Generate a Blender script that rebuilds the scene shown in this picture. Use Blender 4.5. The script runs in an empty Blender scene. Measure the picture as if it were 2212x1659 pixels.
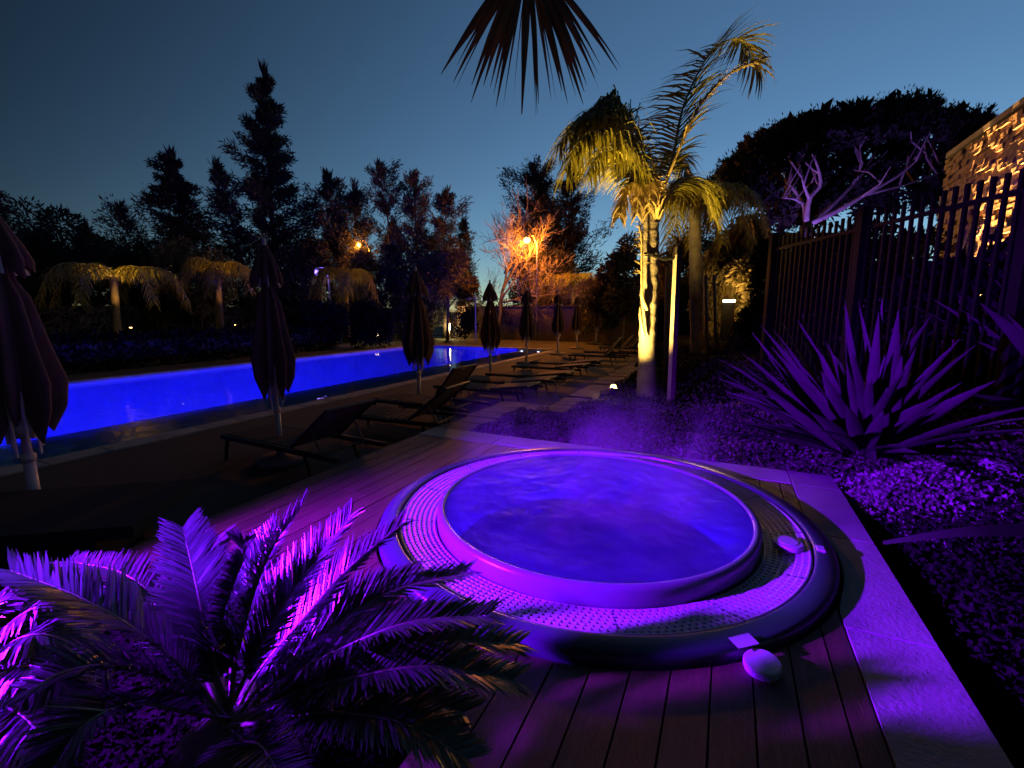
import bpy, math, random
import numpy as np
from math import sin, cos, pi, radians, sqrt
from mathutils import Vector, Matrix, noise as mnoise
random.seed(7); rng = np.random.default_rng(7)
sc = bpy.context.scene
COL = sc.collection

# ------------------------------------------------------------------ camera
H = 1.35                                   # camera height above the spa deck (deck = z 0)
YAW, PIT, FPX = radians(24.9), radians(8.86), 1000.0 / 2212
cam = bpy.data.cameras.new('camera'); cam_o = bpy.data.objects.new('camera', cam); COL.objects.link(cam_o)
cam.sensor_width = 36; cam.lens = 36 * FPX
cam.clip_start = 0.02; cam.clip_end = 3000
cam_o.location = (0, 0, H); cam_o.rotation_euler = (pi/2 - PIT, 0, YAW)
sc.camera = cam_o

# ------------------------------------------------------------------ dusk sky
world = bpy.data.worlds.new('World'); sc.world = world; world.use_nodes = True
nt = world.node_tree
sky = nt.nodes.new('ShaderNodeTexSky'); sky.sky_type = 'NISHITA'; sky.sun_disc = False
sky.sun_elevation = radians(4.0); sky.sun_rotation = radians(25)
sky.ozone_density = 2.5; sky.air_density = 0.75; sky.dust_density = 0.0
# the twilight arch: the whole sky dims smoothly away from where the sun went down
geo = nt.nodes.new('ShaderNodeTexCoord'); dp = nt.nodes.new('ShaderNodeVectorMath'); dp.operation = 'DOT_PRODUCT'
dp.inputs[1].default_value = (sin(radians(22)), cos(radians(22)), -.28); nt.links.new(geo.outputs['Generated'], dp.inputs[0])
arch = nt.nodes.new('ShaderNodeMapRange'); arch.interpolation_type = 'SMOOTHSTEP'
for k_, v_ in (('From Min', -.46), ('From Max', .66), ('To Min', .045), ('To Max', .95)): arch.inputs[k_].default_value = v_
nt.links.new(dp.outputs['Value'], arch.inputs['Value'])
mulc = nt.nodes.new('ShaderNodeVectorMath'); mulc.operation = 'SCALE'; nt.links.new(sky.outputs[0], mulc.inputs[0]); nt.links.new(arch.outputs[0], mulc.inputs['Scale'])
bg = nt.nodes['Background']; nt.links.new(mulc.outputs[0], bg.inputs[0]); bg.inputs[1].default_value = 0.078
sun = bpy.data.lights.new('sun', 'SUN'); sun.energy = 0.012; sun.angle = radians(20); sun.color = (1, .8, .65)
sun_o = bpy.data.objects.new('sun', sun); COL.objects.link(sun_o)
sun_o.rotation_euler = (radians(84), 0, radians(180 - 25))

sc.view_settings.view_transform = 'Standard'; sc.view_settings.look = 'None'
sc.view_settings.exposure = 1.0; sc.view_settings.gamma = 1
cy = sc.cycles
cy.use_denoising = True; cy.max_bounces = 6; cy.diffuse_bounces = 2; cy.glossy_bounces = 3
cy.transmission_bounces = 4; cy.transparent_max_bounces = 12; cy.volume_bounces = 0
cy.sample_clamp_indirect = 4; cy.caustics_reflective = False; cy.caustics_refractive = False
cy.volume_step_rate = 2.0; cy.volume_max_steps = 64

# ------------------------------------------------------------------ measuring helpers (survey of the place)
_r = Vector((cos(YAW), sin(YAW), 0)); _f = Vector((-sin(YAW)*cos(PIT), cos(YAW)*cos(PIT), -sin(PIT))); _u = _r.cross(_f)
EYE = Vector((0, 0, H))
def ray(px, py): return _r*(px-1106)/1000 + _u*(829.5-py)/1000 + _f
def at(px, py, z=0.0):
    d = ray(px, py); return EYE + d*((z-H)/d.z)
def pd(px, py, depth): return EYE + ray(px, py)*depth
FW = Vector((-sin(YAW), cos(YAW), 0)); RT = Vector((cos(YAW), sin(YAW), 0))
def fr(lat, dep, z=0.0):
    v = RT*lat + FW*dep; return Vector((v.x, v.y, z))

# ------------------------------------------------------------------ materials
MATS = {}
def mat(name, col, rough=.6, var=.25, scale=6.0, bump=.0, bscale=40.0, metal=0.0, spec=.5, trans=0.0, coord='Object', stretch=None):
    if name in MATS: return MATS[name]
    m = bpy.data.materials.new(name); m.use_nodes = True; n = m.node_tree; N = n.nodes; L = n.links
    b = N['Principled BSDF']
    b.inputs['Roughness'].default_value = rough; b.inputs['Metallic'].default_value = metal
    b.inputs['Specular IOR Level'].default_value = spec
    tc = N.new('ShaderNodeTexCoord'); src = tc.outputs[coord]
    if stretch:
        mp = N.new('ShaderNodeMapping'); mp.inputs['Scale'].default_value = stretch; L.new(src, mp.inputs[0]); src = mp.outputs[0]
    no = N.new('ShaderNodeTexNoise'); no.inputs['Scale'].default_value = scale; no.inputs['Detail'].default_value = 5; L.new(src, no.inputs['Vector'])
    oi = N.new('ShaderNodeObjectInfo')
    rp = N.new('ShaderNodeValToRGB'); c = np.array(col[:3])
    rp.color_ramp.elements[0].position = .3; rp.color_ramp.elements[1].position = .7
    rp.color_ramp.elements[0].color = (*np.clip(c*(1-var), 0, 1), 1); rp.color_ramp.elements[1].color = (*np.clip(c*(1+var), 0, 1), 1)
    L.new(no.outputs['Fac'], rp.inputs[0])
    hv = N.new('ShaderNodeHueSaturation'); mr = N.new('ShaderNodeMapRange')
    mr.inputs['To Min'].default_value = 1-var*.6; mr.inputs['To Max'].default_value = 1+var*.6
    L.new(oi.outputs['Random'], mr.inputs['Value']); L.new(mr.outputs[0], hv.inputs['Value']); L.new(rp.outputs[0], hv.inputs['Color'])
    L.new(hv.outputs[0], b.inputs['Base Color'])
    if bump:
        n2 = N.new('ShaderNodeTexNoise'); n2.inputs['Scale'].default_value = bscale; n2.inputs['Detail'].default_value = 4; L.new(src, n2.inputs['Vector'])
        bp = N.new('ShaderNodeBump'); bp.inputs['Strength'].default_value = bump; bp.inputs['Distance'].default_value = .02
        L.new(n2.outputs['Fac'], bp.inputs['Height']); L.new(bp.outputs[0], b.inputs['Normal'])
    if trans:
        tr = N.new('ShaderNodeBsdfTranslucent'); L.new(hv.outputs[0], tr.inputs[0]); mx = N.new('ShaderNodeMixShader'); mx.inputs[0].default_value = trans
        L.new(b.outputs[0], mx.inputs[1]); L.new(tr.outputs[0], mx.inputs[2]); L.new(mx.outputs[0], N['Material Output'].inputs[0])
    MATS[name] = m; return m
def emit(name, col, strength):
    m = bpy.data.materials.new(name); m.use_nodes = True; n = m.node_tree
    for x in list(n.nodes):
        if x.type != 'OUTPUT_MATERIAL': n.nodes.remove(x)
    e = n.nodes.new('ShaderNodeEmission'); e.inputs[0].default_value = (*col, 1); e.inputs[1].default_value = strength
    n.links.new(e.outputs[0], n.nodes['Material Output'].inputs[0]); return m
def water_mat(name, tint, milky, bump, bscale, rough=.02, glow_col=(.7,.75,.9), ior=1.33):
    m = bpy.data.materials.new(name); m.use_nodes = True; n = m.node_tree; N = n.nodes; L = n.links
    N.remove(N['Principled BSDF'])
    tc = N.new('ShaderNodeTexCoord'); no = N.new('ShaderNodeTexNoise'); no.inputs['Scale'].default_value = bscale; no.inputs['Detail'].default_value = 3; no.inputs['Distortion'].default_value = .6
    L.new(tc.outputs['Object'], no.inputs['Vector'])
    bp = N.new('ShaderNodeBump'); bp.inputs['Strength'].default_value = bump; bp.inputs['Distance'].default_value = .05; L.new(no.outputs['Fac'], bp.inputs['Height'])
    gl = N.new('ShaderNodeBsdfGlossy'); gl.inputs['Roughness'].default_value = rough; L.new(bp.outputs[0], gl.inputs['Normal'])
    tp = N.new('ShaderNodeBsdfTransparent'); tp.inputs[0].default_value = (*tint, 1)
    tl = N.new('ShaderNodeBsdfTranslucent'); tl.inputs[0].default_value = (*glow_col, 1); L.new(bp.outputs[0], tl.inputs['Normal'])
    m1 = N.new('ShaderNodeMixShader'); L.new(tp.outputs[0], m1.inputs[1]); L.new(tl.outputs[0], m1.inputs[2])
    if milky > 0:
        n3 = N.new('ShaderNodeTexNoise'); n3.inputs['Scale'].default_value = 3.2; n3.inputs['Detail'].default_value = 5; L.new(tc.outputs['Object'], n3.inputs['Vector'])
        mr = N.new('ShaderNodeMapRange'); mr.inputs['From Min'].default_value = .35; mr.inputs['From Max'].default_value = .68
        mr.inputs['To Min'].default_value = milky*.72; mr.inputs['To Max'].default_value = min(1, milky*1.15)
        L.new(n3.outputs['Fac'], mr.inputs['Value']); L.new(mr.outputs[0], m1.inputs[0])
    else: m1.inputs[0].default_value = 0
    fz = N.new('ShaderNodeFresnel'); fz.inputs[0].default_value = ior; L.new(bp.outputs[0], fz.inputs['Normal'])
    m2 = N.new('ShaderNodeMixShader'); L.new(fz.outputs[0], m2.inputs[0]); L.new(m1.outputs[0], m2.inputs[1]); L.new(gl.outputs[0], m2.inputs[2])
    L.new(m2.outputs[0], N['Material Output'].inputs[0]); return m

M_deck = mat('deck_wood', (.075,.032,.021), .5, .35, 3, .35, 30, stretch=(14, 1.2, 14))
M_slab = mat('pale_stone', (.27,.255,.25), .75, .25, 2.5, .25, 60)
M_kerb = mat('rough_stone', (.13,.10,.09), .85, .3, 4, .8, 18)
M_pave = mat('terrace_concrete', (.042,.036,.032), .85, .25, 2.0, .4, 25)
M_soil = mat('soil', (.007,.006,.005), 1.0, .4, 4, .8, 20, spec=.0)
M_ground = mat('ground_grass', (.035,.045,.02), .95, .4, .6, .6, 8)
M_acryl = mat('white_acrylic', (.13,.13,.17), .25, .04, 3)
M_shell = mat('dark_acrylic', (.035,.035,.06), .3, .06, 3)
M_grate = mat('grate_plastic', (.42,.40,.43), .45, .06, 8)
M_basin = mat('spa_basin', (.60,.62,.68), .3, .06, 3)
M_cap = mat('white_plastic', (.40,.40,.42), .4, .05, 5)
M_poolw = mat('pool_liner', (.45,.50,.60), .6, .12, 1.2)
M_canvas = mat('parasol_canvas', (.12,.055,.052), .9, .18, 9, .2, 120)
M_polew = mat('parasol_pole', (.62,.52,.48), .5, .1, 5)
M_base = mat('parasol_base', (.22,.2,.19), .8, .2, 6, .3, 40)
M_ldark = mat('lounger_frame', (.02,.015,.013), .5, .2, 5)
M_sling = mat('lounger_sling', (.04,.028,.024), .8, .2, 30)
M_sling2 = mat('lounger_sling_back', (.16,.11,.075), .8, .12, 30)
M_blackm = mat('black_metal', (.0035,.003,.0035), .6, .2, 6, spec=.1)
M_bark = mat('palm_trunk', (.15,.12,.095), .85, .3, 5, .6, 24)
M_bark2 = mat('tree_bark', (.11,.085,.065), .9, .35, 4, .6, 20)
M_barkp = mat('pine_bark', (.26,.2,.19), .9, .3, 3, .5, 12)
M_frond = mat('palm_frond', (.19,.165,.022), .5, .35, 3, trans=.4)
M_dry = mat('dry_frond', (.33,.24,.10), .7, .3, 4, trans=.2)
M_rach = mat('frond_rachis', (.26,.22,.07), .5, .2, 4)
M_cyc = mat('cycad_leaf', (.06,.07,.055), .32, .25, 6, trans=.12)
M_cycr = mat('cycad_rachis', (.17,.16,.09), .4, .2, 6)
M_fan = mat('fan_leaf', (.15,.085,.05), .6, .35, 9, trans=.15)
M_flax = mat('flax_blade', (.048,.04,.04), .5, .25, 3, trans=.1)
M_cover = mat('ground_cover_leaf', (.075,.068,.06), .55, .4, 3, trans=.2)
M_con = mat('conifer_needles', (.024,.024,.019), .8, .4, .8, trans=.15)
M_con2 = mat('pale_conifer_needles', (.042,.036,.030), .8, .4, .8, trans=.15)
M_leaf = mat('shrub_leaf', (.13,.105,.04), .7, .5, .7, trans=.2)
M_pine = mat('pine_needles', (.010,.009,.007), .85, .4, .5)
M_twig = mat('bare_twigs', (.16,.12,.09), .85, .3, 2)
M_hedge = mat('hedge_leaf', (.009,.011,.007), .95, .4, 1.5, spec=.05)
M_brick = mat('split_stone', (.36,.26,.17), .85, .3, 5, .7, 16)
M_wallb = mat('brown_wall', (.10,.07,.055), .9, .3, 3, .6, 9)
M_plaster = mat('plaster', (.34,.31,.27), .9, .12, 2)
M_timber = mat('stake_timber', (.15,.11,.09), .8, .2, 4, .4, 25, stretch=(6, 6, 1))
M_steel = mat('lamp_steel', (.3,.29,.28), .4, .1, 5, metal=.6)

# ------------------------------------------------------------------ mesh helpers
class MB:
    def __init__(s): s.v = []; s.f = []
    def quad(s, a, b, c, d):
        i = len(s.v); s.v += [tuple(a), tuple(b), tuple(c), tuple(d)]; s.f.append((i, i+1, i+2, i+3))
    def tri(s, a, b, c):
        i = len(s.v); s.v += [tuple(a), tuple(b), tuple(c)]; s.f.append((i, i+1, i+2))
    def box(s, lo, hi, bev=0.0):
        x0, y0, z0 = lo; x1, y1, z1 = hi; i = len(s.v)
        if bev:
            b = bev
            s.v += [(x0,y0,z0),(x1,y0,z0),(x1,y1,z0),(x0,y1,z0),(x0,y0,z1-b),(x1,y0,z1-b),(x1,y1,z1-b),(x0,y1,z1-b),
                    (x0+b,y0+b,z1),(x1-b,y0+b,z1),(x1-b,y1-b,z1),(x0+b,y1-b,z1)]
            s.f += [(i+3,i+2,i+1,i)]
            for o in (0, 4):
                for k in range(4): s.f.append((i+o+k, i+o+(k+1)%4, i+o+4+(k+1)%4, i+o+4+k))
            s.f.append((i+8,i+9,i+10,i+11))
        else:
            s.v += [(x0,y0,z0),(x1,y0,z0),(x1,y1,z0),(x0,y1,z0),(x0,y0,z1),(x1,y0,z1),(x1,y1,z1),(x0,y1,z1)]
            s.f += [(i+3,i+2,i+1,i),(i+4,i+5,i+6,i+7)] + [(i+k, i+(k+1)%4, i+4+(k+1)%4, i+4+k) for k in range(4)]
    def prism(s, poly, z0, z1):
        n = len(poly); i = len(s.v)
        s.v += [(x, y, z0) for x, y in poly] + [(x, y, z1) for x, y in poly]
        s.f.append(tuple(range(i+n-1, i-1, -1))); s.f.append(tuple(range(i+n, i+2*n)))
        for k in range(n): s.f.append((i+k, i+(k+1)%n, i+n+(k+1)%n, i+n+k))
    def tube(s, pts, rad, seg=8, cap=True, flat=1.0):
        pts = [Vector(p) for p in pts]; n = len(pts)
        if not hasattr(rad, '__len__'): rad = [rad]*n
        i0 = len(s.v); ref = Vector((0, 0, 1)) if abs((pts[-1]-pts[0]).normalized().z) < .9 else Vector((1, 0, 0))
        for k, p in enumerate(pts):
            t = (pts[min(k+1, n-1)] - pts[max(k-1, 0)]).normalized()
            a = t.cross(ref)
            if a.length < 1e-5: a = t.cross(Vector((0, 1, 0)))
            a.normalize(); b = a.cross(t)
            for j in range(seg):
                q = p + (a*cos(2*pi*j/seg) + b*sin(2*pi*j/seg)*flat)*rad[k]; s.v.append(tuple(q))
        for k in range(n-1):
            for j in range(seg):
                a = i0+k*seg+j; b = i0+k*seg+(j+1) % seg; s.f.append((a, b, b+seg, a+seg))
        if cap:
            s.f.append(tuple(i0+j for j in range(seg-1, -1, -1))); s.f.append(tuple(i0+(n-1)*seg+j for j in range(seg)))
    def lathe(s, prof, c=(0, 0), seg=96, closed=False):
        i0 = len(s.v); n = len(prof)
        for rr, z in prof:
            for j in range(seg):
                a = 2*pi*j/seg; s.v.append((c[0]+rr*cos(a), c[1]+rr*sin(a), z))
        for k in range(n if closed else n-1):
            k2 = (k+1) % n
            for j in range(seg):
                j2 = (j+1) % seg; s.f.append((i0+k*seg+j, i0+k*seg+j2, i0+k2*seg+j2, i0+k2*seg+j))
OFF = {}
def obj(name, mb, m, parent=None, smooth=False, kind=None, label=None):
    off = OFF.get(parent.name, Vector((0, 0, 0))) if parent else Vector((0, 0, 0))
    me = bpy.data.meshes.new(name)
    v = np.array(mb.v, dtype=float).reshape(-1, 3) - np.array(off)
    me.from_pydata(v.tolist(), [], mb.f); me.materials.append(m)
    if smooth: me.polygons.foreach_set('use_smooth', [True]*len(me.polygons))
    me.update()
    o = bpy.data.objects.new(name, me); COL.objects.link(o)
    if parent: o.parent = parent; OFF[o.name] = off
    if kind: o['kind'] = kind
    if label: o['label'] = label
    return o
def tag(o, label, cat, group=None, kind=None):
    o['label'] = label; o['category'] = cat
    if group: o['group'] = group
    if kind: o['kind'] = kind
    return o
def thing(name, label, cat, loc=(0, 0, 0), group=None):
    o = bpy.data.objects.new(name, None); COL.objects.link(o); o.location = loc; o.empty_display_size = .1
    OFF[o.name] = Vector(loc); return tag(o, label, cat, group)
def setting(name, loc=(0, 0, 0)):
    o = bpy.data.objects.new(name, None); COL.objects.link(o); o.location = loc; OFF[o.name] = Vector(loc); o['kind'] = 'structure'; return o
def copy_tree(o, parent=None):
    c = o.copy(); COL.objects.link(c); c.parent = parent
    for ch in o.children:
        copy_tree(ch, c)
    return c
def lamp(kind, loc, power, col, parent=None, target=None, size=.05, angle=60, blend=.4):
    l = bpy.data.lights.new('lamp_light', kind); l.energy = power; l.color = col
    if kind in ('POINT', 'SPOT'): l.shadow_soft_size = size
    if kind == 'SPOT': l.spot_size = radians(angle); l.spot_blend = blend
    o = bpy.data.objects.new('lamp_light', l); COL.objects.link(o)
    off = OFF.get(parent.name, Vector((0, 0, 0))) if parent else Vector((0, 0, 0))
    o.location = Vector(loc) - off
    if parent: o.parent = parent
    if target is not None:
        o.rotation_euler = (Vector(target)-Vector(loc)).to_track_quat('-Z', 'Y').to_euler()
    return o
def bez(pts, n):
    """smooth curve through control points (Catmull-Rom)"""
    P = [Vector(p) for p in pts]; P = [P[0]*2-P[1]] + P + [P[-1]*2-P[-2]]; out = []
    segs = len(P)-3
    for i in range(n):
        t = i/(n-1)*segs; k = min(int(t), segs-1); t -= k
        a, b, c, d = P[k:k+4]
        out.append(.5*((2*b) + (c-a)*t + (2*a-5*b+4*c-d)*t*t + (3*b-a-3*c+d)*t**3))
    return out
def rv(s=1.0): return Vector((random.uniform(-s, s), random.uniform(-s, s), random.uniform(-s, s)))

ZG = -0.40                                  # lower pool terrace
CX, CY = -0.77, 2.93                       # spa centre

# ================================================================== GROUND, TERRACE, POOL
PX0, PX1, PY0, PY1 = -14.7, -7.3, -6.0, 20.3
def sheet_with_hole(name, X0, X1, Y0, Y1, z, m):
    b = MB(); xs = [X0, PX0, PX1, X1]; ys = [Y0, PY0, PY1, Y1]
    for i in range(3):
        for j in range(3):
            if i == 1 and j == 1: continue
            b.quad((xs[i], ys[j], z), (xs[i+1], ys[j], z), (xs[i+1], ys[j+1], z), (xs[i], ys[j+1], z))
    o = obj(name, b, m); o['kind'] = 'structure'; return o
sheet_with_hole('ground', -900, 900, -400, 1500, ZG-.02, M_ground)
sheet_with_hole('pool_terrace', -16.2, -3.02, -8, 26.5, ZG, M_pave)

WZ = ZG-.06
b = MB(); BX = -9.2
b.v += []; 
b.quad((PX0,PY0,-2.0),(BX,PY0,-2.0),(BX,PY1,-2.0),(PX0,PY1,-2.0))                 # floor
b.quad((PX0,PY0,-2.0),(PX0,PY1,-2.0),(PX0,PY1,ZG-.03),(PX0,PY0,ZG-.03))            # far wall
b.quad((BX,PY0,-2.0),(BX,PY0,-.52),(BX,PY1,-.52),(BX,PY1,-2.0))                    # riser of the ledge
b.quad((BX,PY0,-.52),(PX1,PY0,-.52),(PX1,PY1,-.52),(BX,PY1,-.52))                  # ledge
b.quad((PX1,PY0,-.52),(PX1,PY0,ZG-.03),(PX1,PY1,ZG-.03),(PX1,PY1,-.52))            # near wall
for yy in (PY0, PY1): b.quad((PX0,yy,-2.0),(PX1,yy,-2.0),(PX1,yy,ZG-.03),(PX0,yy,ZG-.03))
obj('pool_basin', b, M_poolw, kind='structure')
b = MB(); b.quad((PX0,PY0,WZ),(PX1,PY0,WZ),(PX1,PY1,WZ),(PX0,PY1,WZ))
obj('pool_water', b, water_mat('pool_water', (.80,.86,1.0), 0, .16, 2.2), kind='structure')
cop = setting('pool_coping', (PX1, PY0, ZG))
mb = MB(); mb.box((PX1, PY0, ZG-.03), (PX1+.34, PY0+.594, ZG+.025), .008)
src = obj('coping_slab', mb, M_slab, cop); n_cop = int((PY1-PY0)/.6)
for k in range(1, n_cop):
    c = src.copy(); COL.objects.link(c); c.location = (0, k*.6, 0)
mb = MB(); mb.box((PX0-.34, PY0, ZG-.03), (PX0, PY0+.994, ZG+.025), .008)
src = obj('coping_slab', mb, M_slab, cop)
for k in range(1, int((PY1-PY0)/1.0)):
    c = src.copy(); COL.objects.link(c); c.location = (0, k*1.0, 0)
mb = MB(); mb.box((PX0-.34, PY1, ZG-.03), (PX0+.594-.34, PY1+.34, ZG+.025), .008)
src = obj('coping_slab', mb, M_slab, cop)
for k in range(1, 13):
    c = src.copy(); COL.objects.link(c); c.location = (k*.6, 0, 0)
M_blue = emit('pool_lamp_glow', (.45,.5,1), 12)
for k, yy in enumerate((-3.5, -.5, 2.5, 5.5, 8.5, 11.5, 14.5, 17.5)):
    t = thing('pool_lamp', f'{["eighth","seventh","sixth","fifth","fourth","third","second","first"][k]} underwater lamp below the pool ledge, counted from the end wall', 'pool lamp', (BX, yy, -1.05), 'underwater lamps along the pool ledge')
    mb = MB(); mb.tube([(BX-.02, yy, -1.05), (BX+.01, yy, -1.05)], .12, 14); obj('lens', mb, M_blue, t)
    mb = MB(); mb.tube([(BX-.012, yy, -1.05), (BX+.005, yy, -1.05)], .15, 14); obj('ring', mb, M_steel, t)
    lamp('POINT', (BX-.35, yy, -1.05), 240, (.006, .004, 1), t, size=.15)
for k, (x, lab) in enumerate(((-8.9, 'white glowing lamp in the pool end wall, the one further from the terrace'), (-8.05, 'white glowing lamp in the pool end wall, next to the terrace corner'))):
    t = thing('pool_lamp', lab, 'pool lamp', (x, PY1, -.56), 'lamps in the pool end wall')
    mb = MB(); mb.tube([(x, PY1-.03, -.56), (x, PY1-.005, -.56)], .075, 12); obj('lens', mb, emit('end_lamp_glow', (.75,.8,1), 6), t)
    mb = MB(); mb.tube([(x, PY1-.02, -.56), (x, PY1-.002, -.56)], .095, 12); obj('ring', mb, M_steel, t)

# ================================================================== SPA DECK
deck = setting('wooden_deck', (-3.05, 0, 0))
RCUT = 1.41
PW, GAP = .140, .007
def circ_y(x):
    d = RCUT**2-(x-CX)**2
    return sqrt(d) if d > 0 else None
def plank(x0, x1, y0, y1, arc=None):
    """arc: +1 = lower end follows the circle, -1 = upper end follows it"""
    if y1-y0 < .02: return
    lo = [(x0, y0), (x1, y0)]; hi = [(x1, y1), (x0, y1)]
    xs = [x0+(x1-x0)*i/5 for i in range(6)]
    if arc == 1: lo = [(x, CY+(circ_y(x) or 0)) for x in xs]
    if arc == -1: hi = [(x, CY-(circ_y(x) or 0)) for x in reversed(xs)]
    mb = MB(); mb.prism(lo+hi, -.035, 0.0+random.uniform(-.0015, .0015)); obj('plank', mb, M_deck, deck)
x = -3.05; YB = 4.115
while x < .53:
    x0, x1 = x, min(x+PW-GAP, .535); yf = 1.12 if x0 < -.86 else -.6
    inside = circ_y(x0) and circ_y(x1)
    partial = (circ_y(x0) is None) != (circ_y(x1) is None)
    if inside:
        ya = CY-min(circ_y(x0), circ_y(x1)); yb = CY+min(circ_y(x0), circ_y(x1))
        jt = random.uniform(.2, 1.0)
        if yf < .5:
            plank(x0, x1, yf, jt-.003); plank(x0, x1, jt+.003, ya, -1)
        else: plank(x0, x1, yf, ya, -1)
        plank(x0, x1, yb, YB, 1)
    else:
        jt = random.uniform(1.9, 3.4)
        plank(x0, x1, yf, jt-.003); plank(x0, x1, jt+.003, YB)
    x += PW
for k in range(3):
    mb = MB(); mb.box((-3.078, -.4, -.4+k*.133), (-3.053, 4.12, -.4+k*.133+.126), .003); obj('fascia_board', mb, M_deck, deck)
mb = MB(); mb.box((-3.05, -.6, -.39), (.53, 4.11, -.30)); obj('deck_bed', mb, M_soil, deck)

border = setting('stone_border', (.54, 0, 0))
def rslab(y0, y1):
    pts = [(.858, y0), (.858, y1)]
    n = 8
    for i in range(n+1):
        y = y1+(y0-y1)*i/n; d = RCUT**2-(y-CY)**2
        xx = .543
        if d > 0: xx = max(xx, CX+sqrt(d))
        pts.append((xx, y))
    mb = MB(); mb.prism(pts, -.05, .006); obj('slab', mb, M_slab, border)
ys = [-.6, .35, 1.3, 2.25, 3.2, 4.11]
for a, c in zip(ys[:-1], ys[1:]): rslab(a+.005, c-.005)
xs = [-3.07, -2.15, -1.23, -.31, .54]
for a, c in zip(xs[:-1], xs[1:]):
    mb = MB(); mb.box((a+.005, 4.12, -.06), (c-.005, 4.455, .004), .003); obj('slab', mb, M_slab, border)
mb = MB(); mb.box((.542, 4.113, -.06), (.858, 4.455, .005), .003); obj('slab', mb, M_slab, border)

# ================================================================== THE SPA
spa = thing('hot_tub', 'round hot tub with woven overflow grate and violet lit rim', 'hot tub', (CX, CY, 0))
c = (CX, CY)
def ring(name, prof, m, seg=144, closed=False, parent=spa):
    mb = MB(); mb.lathe(prof, c, seg, closed); return obj(name, mb, m, parent, smooth=True)
ring('outer_rim', [(1.392,-.28),(1.392,.022),(1.386,.038),(1.372,.048),(1.30,.058),(1.286,.056),(1.279,.046),(1.277,-.03)], M_shell)
ring('gutter', [(1.278,-.02),(1.03,-.05)], M_shell)
ring('inner_rim', [(1.027,-.06),(1.031,.035),(1.028,.078),(1.018,.094),(1.002,.101),(.988,.098),(.980,.088),(.977,-.02)], M_acryl)
ring('basin', [(.9765,.0),(.95,-.35),(.92,-.42),(.58,-.46),(.54,-.50),(.50,-.86),(.45,-.9),(.001,-.91)], M_basin, 96)
nb = 8; r0, r1 = 1.048, 1.262; dr = (r1-r0)/(nb-1)
zg = lambda rr: .002+.040*(rr-r0)/(r1-r0)
for k in range(nb):
    rr = r0+dr*k; hw = .0098; z = zg(rr)
    ring('grate_bar', [(rr-hw,z-.028),(rr-hw,z-.006),(rr-hw*.6,z),(rr+hw*.6,z),(rr+hw,z-.006),(rr+hw,z-.028)], M_grate, 144)
mb = MB()
for k in range(nb-1):
    rr = r0+dr*(k+.5); n = int(2*pi*rr/.034)
    for j in range(n):
        a = 2*pi*(j+(.5 if k % 2 else 0))/n; ca, sa = cos(a), sin(a); hr = dr*.5; ht = .0105
        P = []
        for zz in (zg(rr)-.024, zg(rr)-.001):
            for du, dv in ((-hr,-ht),(hr,-ht),(hr,ht),(-hr,ht)):
                P.append((CX+(rr+du)*ca-dv*sa, CY+(rr+du)*sa+dv*ca, zz))
        i = len(mb.v); mb.v += P; mb.f += [(i+4,i+5,i+6,i+7)]+[(i+q, i+(q+1) % 4, i+4+(q+1) % 4, i+4+q) for q in range(4)]
obj('grate_lugs', mb, M_grate, spa, kind='stuff')
for k in range(14):
    a = 2*pi*(k+.3)/14; dv = Vector((cos(a), sin(a), 0)); sd_ = Vector((-sin(a), cos(a), 0)); mb = MB(); c0 = Vector((CX, CY, 0))
    for zz_, w_ in ((-.03, .004), (.0015, .004)):
        for rr in (r0-.01, r1+.01):
            for sg in (-1, 1): q_ = c0+dv*rr+sd_*w_*sg; mb.v.append((q_.x, q_.y, zz_+.042*(rr-r0)/(r1-r0)))
    mb.f += [(4,5,7,6),(0,1,5,4),(2,6,7,3),(0,4,6,2),(1,3,7,5)]; obj('grate_joint', mb, M_shell, spa)
def cap_disc(mb, p, rad, th, tilt=(0, 0)):
    prof = [(.001, 0), (rad*.96, 0), (rad, th*.25), (rad, th*.80), (rad*.95, th*.97), (rad*.88, th), (.001, th)]
    i0 = len(mb.v); mb.lathe(prof, (0, 0), 36)
    R = Matrix.Rotation(tilt[0], 3, 'X') @ Matrix.Rotation(tilt[1], 3, 'Y')
    for i in range(i0, len(mb.v)):
        q = R @ Vector(mb.v[i]); mb.v[i] = (q.x+p[0], q.y+p[1], q.z+p[2])
# filter cap standing on the grate, and a clip on the rim
p = at(1701, 1182, .03); t = thing('filter_cap', 'white round cap sitting on the overflow grate', 'cap', (p.x, p.y, .03))
mb = MB(); cap_disc(mb, (p.x, p.y, .03), .078, .035); obj('cap', mb, M_cap, t)
mb = MB(); mb.tube([(p.x, p.y, .063), (p.x, p.y, .069)], .05, 24); obj('lid', mb, M_cap, t)
p = at(1772, 1187, .055); mb = MB(); mb.box((p.x-.02, p.y-.03, .048), (p.x+.02, p.y+.03, .066), .003); obj('rim_clip', mb, M_cap, spa)
p = at(1646, 1447, .0); t = thing('filter_cap', 'white round cap lying on the wooden deck against the spa', 'cap', (p.x, p.y, .002))
mb = MB(); cap_disc(mb, (p.x, p.y, .006), .066, .034, (.10, -.06)); obj('cap', mb, M_cap, t)
q = at(1606, 1390, .05); d = (Vector((q.x-CX, q.y-CY, 0))).normalized()
mb = MB(); e = Vector((-d.y, d.x, 0))
A = Vector((q.x, q.y, .058))
mb.quad(A+e*.05-d*.03+Vector((0,0,.006)), A-e*.05-d*.03+Vector((0,0,.006)), A-e*.05+d*.028+Vector((0,0,.002)), A+e*.05+d*.028+Vector((0,0,.002)))
obj('rim_flap', mb, M_cap, spa)

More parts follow.
